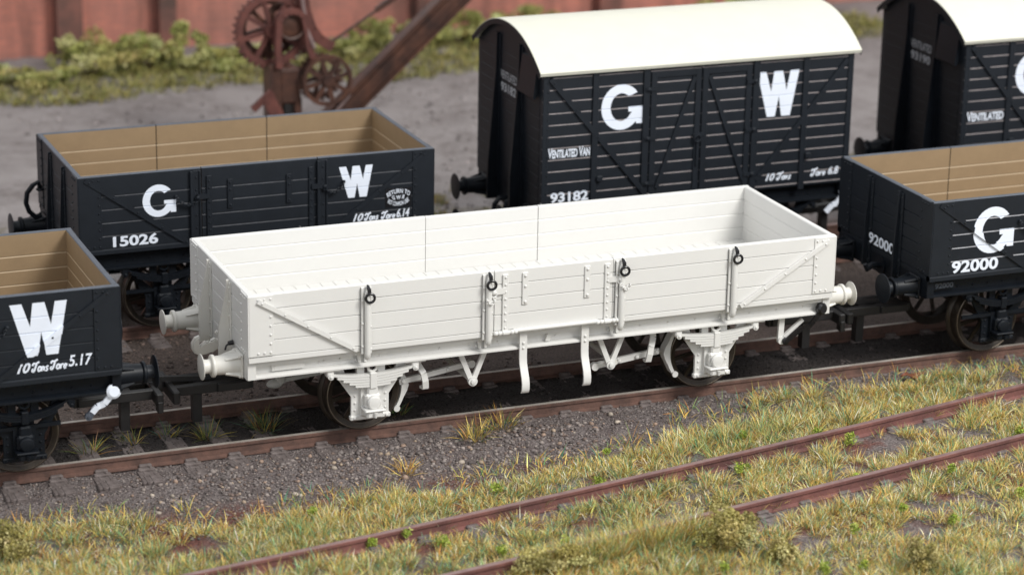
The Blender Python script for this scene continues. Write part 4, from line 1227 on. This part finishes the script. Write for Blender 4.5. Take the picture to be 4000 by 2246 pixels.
def build_grass():
    """static grass: fanned tufts with dark gaps between them, bare strips along the siding rails"""
    parts = []
    def bare(x, y):
        yb = float(siding_y(x)); db = y - yb; df = db + 1.32
        if -0.16 + 0.20*vnoise(x, y, 1.9, 4) < db < 0.07: return True
        if -0.1 < x < 3.4:
            if -0.34 + 0.20*vnoise(x, y, 1.9, 14) < df < 0.06: return True
        elif x >= 3.4:
            if -0.20 + 0.22*vnoise(x, y, 1.9, 14) < df < 0.06: return True
        elif x < -1.7 and -0.08 < df < 0.05: return True
        for cx, cy, rx, ry in ((3.55,-3.05,0.45,0.35),(2.75,-5.35,0.42,0.16),(3.6,-4.75,0.35,0.15),(1.35,-5.25,0.22,0.28),(-2.3,-3.75,0.45,0.14),(-5.0,-3.2,0.35,0.25),(0.95,-4.7,0.35,0.25),(-0.3,-2.95,0.5,0.15),(2.9,-3.6,0.30,0.2)):
            if ((x-cx)/rx)**2 + ((y-cy)/ry)**2 < 1 + 0.5*vnoise(x, y, 4, 3): return True
        return False
    def region(x, y, e):
        return y <= e + 0.25*vnoise(x, y, 1.6, 9)
    cell = 0.205
    for gx in np.arange(-8.6, 10.8, cell):                # big fanned tufts
        for gy in np.arange(-7.8, 0.4, cell):
            x = gx + rng.uniform(-0.10, 0.10); y = gy + rng.uniform(-0.10, 0.10)
            e = float(grass_edge(x))
            if not region(x, y, e) or bare(x, y): continue
            dens = 0.55 + 0.9*vnoise(x, y, 0.9, 2) + 0.5*vnoise(x, y, 2.6, 6)
            if dens < 0.12 or rng.uniform() < 0.12: continue
            h = (0.92 + 0.42*vnoise(x, y, 0.9, 12))*rng.uniform(0.75, 1.2)
            if -1.7 < x < 0.4 and -0.35 < y - float(siding_y(x)) + 1.32 < 0.1: h *= 1.2
            tone = vnoise(x, y, 0.8, 20) + rng.uniform(-0.2, 0.2)
            pal = STRAW if tone > -0.2 else (STRAW[3:] + GREEN[:3] if tone > -0.45 else STRAW[5:8]+GREEN[:4]+STRAW[10:])
            parts.append(tuft_arrays(x, y, ground_z(x, y), int(84+66*max(0, min(1, dens))), 0.095, 0.06*h, 0.245*h, 1.05, pal, (0.0043, 0.0075)))
    cell = 0.13
    for gx in np.arange(-8.6, 10.8, cell):                # short thin undergrowth
        for gy in np.arange(-7.8, 0.4, cell):
            x = gx + rng.uniform(-0.07, 0.07); y = gy + rng.uniform(-0.07, 0.07)
            e = float(grass_edge(x))
            if not region(x, y, e) or bare(x, y): continue
            if vnoise(x, y, 1.3, 30) < -0.16: continue
            parts.append(tuft_arrays(x, y, ground_z(x, y), 28, 0.085, 0.05, 0.165, 1.2, STRAW[:6]+STRAW[7:10]+GREEN[:4], (0.0045, 0.0078)))
    for _ in range(170):                                  # tall growth that buries the near rail at its far left part
        x = rng.uniform(-1.75, 0.50); y = float(siding_y(x)) - 1.34 - rng.uniform(0.02, 0.26)
        parts.append(tuft_arrays(x, y, ground_z(x, y), 44, 0.09, 0.10, 0.37, 0.75, STRAW + GREEN[:1], (0.0045, 0.0078)))
    for _ in range(420):                                  # strays on the gravel edge and the bare patches
        x = rng.uniform(-7, 7.5); y = float(grass_edge(x)) + rng.uniform(-0.1, 0.42)**1
        parts.append(tuft_arrays(x, y, ground_z(x, y), int(rng.integers(2, 9)), 0.07, 0.07, 0.24, 1.25, STRAW[:4]+STRAW[5:8], (0.006, 0.010)))
    cat = [np.concatenate([p[i] for p in parts]) for i in range(5)]
    V, F, C = blades(*cat)
    o = raw_mesh("grass", V, F, 3, 'blade', C); o["kind"] = "stuff"
    print("grass blades", len(cat[0]))
build_grass()

TUFTS = [(-5.44,0.03,60,0.34,GREEN,"sparse wiry grass tuft between the rails nearest the left wagon's wheel"),
         (-4.89,0.14,34,0.30,GREEN,"small thin grass tuft between the rails, below the left wagon's white lever"),
         (-4.42,0.20,38,0.30,GREEN,"thin grass tuft between the rails under the two facing buffers"),
         (-3.98,0.0,85,0.34,GREEN,"fuller green grass tuft between the rails under the white wagon's left end"),
         (-3.25,0.05,110,0.36,GREEN,"dark shaded grass tuft behind the rail left of the white wagon's first wheel"),
         (-1.55,0.0,60,0.22,GREEN,"small shaded grass tuft just right of the white wagon's left wheel"),
         (-0.95,-1.12,130,0.34,STRAW[:4]+GREEN,"straw and green grass tuft lying on the ballast below the white wagon's middle"),
         (-0.50,-0.86,110,0.32,STRAW[:4]+GREEN,"straw grass tuft leaning against the near rail under the door"),
         (-4.8,-2.0,22,0.25,STRAW[:4]+GREEN[:3],"few thin grass blades alone on the grey dirt at left"),
         (-2.05,-1.72,60,0.30,STRAW[:4],"flattened ochre grass tuft at the edge of the gravel"),
         (3.62,-2.18,150,0.36,STRAW+GREEN,"tall straw grass tuft leaning over the siding's far rail")]
for x, y, n, l, pal, lab in TUFTS:
    r_, d_, l_, w_, c_ = tuft_arrays(0, 0, 0, n, 0.10 if n < 100 else 0.16, l*0.45, l, 1.15, pal, (0.007, 0.011))
    V, F, C = blades(r_, d_, l_, w_, c_)
    o = raw_mesh("grass_tuft", V, F, 3, 'blade', C)
    o.location = (x, y, ground_z(x, y)+0.005)
    tag(o, lab, "grass tuft", "single grass tufts")

def foam(n, rad, palette, leaf, clumps, seedoff=0, core=0.85, spread=0.34):
    """a lump of flock foam: many small leaf faces gathered round clump centres, with gaps between"""
    k = clumps
    cc = rng.normal(0, 1, (k, 3)); cc /= np.linalg.norm(cc, axis=1, keepdims=True)
    cc *= rng.uniform(0.25, core, (k, 1)) if core > 0.3 else core
    cr = rng.uniform(0.6, 1.25, k)*spread
    ci = rng.integers(0, k, n)
    d = rng.normal(0, 1, (n, 3)); d /= np.linalg.norm(d, axis=1, keepdims=True)
    p = cc[ci] + d*cr[ci][:, None]*rng.uniform(0.55, 1.0, (n, 1))
    p = p*np.array(rad); p[:, 2] = np.maximum(p[:, 2], -rad[2]*0.98)
    a = rng.normal(0, 1, (n, 3)); a /= np.linalg.norm(a, axis=1, keepdims=True)
    b = np.cross(a, rng.normal(0, 1, (n, 3))); b /= np.linalg.norm(b, axis=1, keepdims=True)
    s = leaf*rng.uniform(0.5, 1.3, (n, 1))
    V = np.stack([p-a*s, p+b*s*0.7, p+a*s, p-b*s*0.7], 1).reshape(-1, 3)
    F = np.arange(4*n)
    tone = shade(palette, k)
    c = 0.55*tone[ci] + 0.45*shade(palette, n)
    return V, F, np.repeat(c, 4, 0)

OLIVE = [(0.32,0.275,0.08),(0.25,0.22,0.06),(0.42,0.36,0.14),(0.17,0.155,0.04),(0.52,0.46,0.22)]
LIME = [(0.27,0.34,0.04),(0.20,0.28,0.03),(0.34,0.40,0.07),(0.15,0.22,0.03),(0.40,0.43,0.12)]
BUSHES = [((0.42,-5.25),(0.38,0.33,0.36),7000,"large olive foam bush in front of the siding's near rail"),
          ((0.88,-5.60),(0.20,0.18,0.22),2600,"small olive foam bush just right of the large one"),
          ((2.20,-6.35),(0.25,0.22,0.25),3200,"round olive foam bush at the bottom edge towards the right"),
          ((0.72,-4.32),(0.19,0.15,0.20),1800,"low olive foam bush where the near siding rail disappears"),
          ((1.10,-3.75),(0.11,0.11,0.09),900,"smallest olive foam bush, between the siding rails"),
          ((-1.62,-5.12),(0.66,0.26,0.25),6500,"long low olive foam hedge along the bottom edge"),
          ((-6.90,-2.62),(0.32,0.26,0.26),3200,"olive foam bush at the left edge among dry grass")]
for (x, y), rad, n, lab in BUSHES:
    V, F, C = foam(n, rad, OLIVE, 0.0165, 30, spread=0.30)
    o = raw_mesh("bush", V, F, 4, 'foam', C); o.location = (x, y, -0.26+rad[2]*0.9)
    tag(o, lab, "bush", "olive foam bushes")
WEEDS = [((2.98,-2.52),1.2,"bright green foam weed leaning on the siding's far rail"),((3.23,-2.85),1.3,"yellow green foam weed between the siding rails beside the tall tuft"),
         ((1.55,-3.28),1.5,"large bright green weed between the siding rails left of the dark gap"),((2.67,-4.01),1.3,"bright weed standing against the near siding rail"),
         ((2.04,-2.36),0.9,"small yellow weed in the dry grass behind the siding"),((0.11,-5.75),1.1,"bright weed at the foot of the large olive bush"),
         ((1.17,-6.06),1.3,"yellow green weed at the bottom edge right of the olive bushes"),((1.62,-6.10),1.0,"small yellow green weed at the bottom edge beside a brighter one"),
         ((1.95,-5.28),0.9,"small weed in grass on the bare patch below the near siding rail"),((3.18,-5.36),1.2,"green weed among long grass in the lower right corner"),
         ((2.77,-4.95),0.9,"thin weed between two grass tufts at lower right"),((3.88,-4.14),1.0,"pale weed beyond the near siding rail at right"),
         ((5.31,-3.35),1.1,"yellow weed on the near siding rail at the right edge"),((4.33,-4.95),1.2,"dark yellow weed at the right edge near the bottom"),
         ((-2.50,-4.14),1.5,"round bright green weed below the siding's far rail"),((-2.82,-3.81),1.1,"small green weed touching the siding's far rail"),
         ((-0.19,-3.10),1.3,"flat green weed right in front of the siding's far rail"),((0.31,-2.23),0.9,"small lime weed at the top of the grass below the wagon's middle"),
         ((-1.40,-2.93),1.3,"pale lime weed in the grass behind the siding"),((-2.0,-4.60),1.1,"pale green weed between two grass tufts near the bottom"),
         ((-1.26,-4.63),1.5,"row like lime weed behind the long olive hedge"),((-3.56,-2.79),1.0,"green weed in the dry grass left of the siding's far rail"),((-3.24,-3.88),1.1,"yellow green weed in the front grass at left")]
for (x, y), s, lab in WEEDS:
    r = 0.062*s
    V, F, C = foam(int(230*s), (r*1.25, r*1.15, r*1.25), LIME, 0.0135, 12, core=0.62, spread=0.50)
    o = raw_mesh("weed", V, F, 4, 'foam', C); o.location = (x, y, ground_z(x, y)+0.105)
    tag(o, lab, "weed", "bright green foam weeds")
for x, y, lab in [(-2.31,-4.31,"pale cream flock flower in grass left of the long hedge"),(0.10,-5.62,"cream flock flower on the front of the large olive bush"),(2.94,-3.6,"cream flock flower between the siding rails by the dark gap"),
                  (3.60,-3.78,"cream flock flower resting on the near siding rail"),(2.41,-5.85,"pale cream flock flower near the round bush"),(4.46,-4.56,"cream flock flower in grass at the right edge")]:
    V, F, C = foam(60, (0.035,0.03,0.03), [(0.62,0.58,0.30),(0.55,0.50,0.22),(0.70,0.68,0.45)], 0.012, 5, spread=0.5)
    o = raw_mesh("flower", V, F, 4, 'foam', C); o.location = (x, y, ground_z(x, y)+0.13)
    tag(o, lab, "flower", "cream flock flowers")

# brown leaf lying in the grass
mb = MB(); n = 7
top = [(-0.17+0.34*i/(n-1), 0.045*math.sin(math.pi*i/(n-1))+0.006*(-1)**i) for i in range(n)]
prev = None
for i in range(n):
    x = top[i][0]; w = top[i][1]+0.012; zz = 0.03*math.sin(i*1.3)
    a = mb.bm.verts.new((x, w, zz+0.02)); b_ = mb.bm.verts.new((x, 0, zz)); c_ = mb.bm.verts.new((x, -w, zz+0.025))
    if prev: mb.face([prev[0], a, b_, prev[1]]); mb.face([prev[1], b_, c_, prev[2]])
    prev = (a, b_, c_)
o = mb.build("dry_leaf", 'orange'); o.location = (5.1, -1.12, -0.07); o.rotation_euler = (0.35, 0.1, 0.15)
sm = o.modifiers.new("thickness", 'SOLIDIFY'); sm.thickness = 0.006
tag(o, "orange brown dry leaf fragment lying on the grass edge at right", "leaf")

# shrubs along the foot of the wall
SHRUB = [(0.33,0.33,0.10),(0.25,0.27,0.075),(0.44,0.44,0.16),(0.16,0.17,0.04),(0.55,0.55,0.27),(0.36,0.31,0.11)]
SH = [(-2.9,18.9,0.8,0.42,"low mossy shrub at the left edge below the wall"),(-1.9,18.6,0.75,0.33,"low straggling shrub left of the first buttress"),(-0.95,19.2,0.62,0.72,"taller yellow green shrub in front of the first buttress"),
      (-0.35,19.0,0.55,0.66,"leafy shrub just right of the first buttress"),(0.25,19.2,0.50,0.62,"rounded shrub in the middle of the left group by the wall"),(0.85,19.1,0.55,0.72,"bright green tall shrub left of the second buttress"),
      (1.35,18.8,0.50,0.46,"bright low shrub before the second buttress"),(1.95,19.1,0.55,0.33,"low shrub right behind the crane's gear wheel"),(2.7,19.4,0.6,0.30,"thin low shrub behind the crane's post"),
      (4.25,19.3,0.65,0.36,"low green shrub between the crane and its jib"),(5.0,19.6,0.45,0.58,"upright green shrub left of the jib"),(6.2,19.6,0.7,0.48,"wide green shrub right of the jib"),
      (7.0,19.5,0.6,0.66,"dark green shrub beside the first van's roof"),(8.2,20.0,0.8,0.60,"green shrub hidden behind the first van's roof"),(12.9,19.2,0.9,0.75,"yellow green shrub seen between the two vans"),(14.0,19.8,0.9,0.85,"green shrub by the second van's roof corner")]
for x, y, r, h, lab in SH:
    V, F, C = foam(1700, (r*1.25, 0.55, h*0.74), SHRUB, 0.047, 22, spread=0.26)
    o = raw_mesh("shrub", V, F, 4, 'foam', C); o.location = (x, y, -0.22+h*0.56)
    tag(o, lab, "shrub", "shrubs along the foot of the brick wall")

def weedy_ground():
    """short blurred growth at the wall foot and beside the far track"""
    parts = []
    for _ in range(1500):
        x = rng.uniform(-4, 16); y = rng.uniform(17.2, 19.6) + 0.3*math.sin(x)
        parts.append(tuft_arrays(x, y, -0.2, 12, 0.16, 0.07, 0.22, 1.1, [(0.27,0.24,0.075),(0.34,0.31,0.12),(0.19,0.19,0.05),(0.13,0.115,0.035)], (0.02, 0.04)))
    for _ in range(520):
        x = rng.uniform(0.2, 4.5); y = rng.uniform(6.5, 9.4)
        if vnoise(x, y, 0.9, 3) < -0.15: continue
        parts.append(tuft_arrays(x, y, -0.22, 18, 0.14, 0.06, 0.2, 1.0, [(0.17,0.13,0.03),(0.22,0.15,0.04),(0.11,0.12,0.03)], (0.012, 0.022)))
    cat = [np.concatenate([p[i] for p in parts]) for i in range(5)]
    V, F, C = blades(*cat)
    o = raw_mesh("ground_cover", V, F, 3, 'blade', C); o["kind"] = "stuff"
weedy_ground()

# ------------------------------------------------------------------ loose ballast stones
def stones():
    t = (1+5**0.5)/2
    ico = np.array([(-1,t,0),(1,t,0),(-1,-t,0),(1,-t,0),(0,-1,t),(0,1,t),(0,-1,-t),(0,1,-t),(t,0,-1),(t,0,1),(-t,0,-1),(-t,0,1)], float)
    ico /= np.linalg.norm(ico[0])
    fi = np.array([(0,11,5),(0,5,1),(0,1,7),(0,7,10),(0,10,11),(1,5,9),(5,11,4),(11,10,2),(10,7,6),(7,1,8),(3,9,4),(3,4,2),(3,2,6),(3,6,8),(3,8,9),(4,9,5),(2,4,11),(6,2,10),(8,6,7),(9,8,1)])
    pos = []; size = []; col = []
    grey = [(0.15,0.127,0.12),(0.21,0.18,0.168),(0.10,0.083,0.078),(0.26,0.22,0.20),(0.165,0.12,0.10)]
    warm = [(0.34,0.26,0.19),(0.30,0.21,0.16),(0.40,0.34,0.28)]
    def add(n, x0, x1, y0, y1, s0, s1, pal, keep=lambda x, y: True):
        for _ in range(n):
            x = rng.uniform(x0, x1); y = rng.uniform(y0, y1)
            if not keep(x, y): continue
            s = s0*(s1/s0)**(rng.uniform(0, 1)**1.8)
            pos.append((x, y, ground_z(x, y)+s*0.25)); size.append(s); col.append(pal[rng.integers(0, len(pal))])
    inx = lambda x, y: y > grass_edge(x)-0.25
    add(26000, -7.5, 6.5, -3.0, -0.72, 0.006, 0.019, grey, inx)
    add(1100, -5.2, 0.6, -1.85, -1.0, 0.016, 0.036, grey, inx)
    add(260, -6.5, 1.5, -2.4, -0.95, 0.014, 0.042, warm, inx)
    add(4500, -6, 6.5, -0.55, 0.55, 0.008, 0.020, [(0.028,0.022,0.021),(0.05,0.042,0.039),(0.02,0.016,0.015)])
    add(2200, -6, 1, 0.75, 4.4, 0.012, 0.034, [(0.10,0.075,0.065),(0.16,0.115,0.095),(0.06,0.045,0.04)])
    add(2200, -3, 9, 6.5, 16.5, 0.015, 0.05, [(0.20,0.175,0.17),(0.27,0.245,0.24),(0.16,0.14,0.135),(0.34,0.30,0.29)])
    add(1500, -5, 6.5, -6.5, -2.0, 0.010, 0.030, grey)
    n = len(pos); pos = np.array(pos); size = np.array(size); col = np.array(col)*rng.uniform(0.8, 1.2, (n, 1))
    V = ico[None]*rng.uniform(0.72, 1.2, (n, 12, 1))
    V = V*(size[:, None]*rng.uniform(0.75, 1.3, (n, 3))*np.array([1,1,0.75]))[:, None, :]
    a = rng.uniform(0, 6.28, n); ca, sa = np.cos(a)[:, None], np.sin(a)[:, None]
    V = np.stack([V[..., 0]*ca-V[..., 1]*sa, V[..., 0]*sa+V[..., 1]*ca, V[..., 2]], -1) + pos[:, None, :]
    F = (fi[None] + (np.arange(n)*12)[:, None, None]).ravel()
    o = raw_mesh("ballast_stones", V.reshape(-1, 3), F, 3, 'stone', np.repeat(col, 12, 0)); o["kind"] = "stuff"
stones()
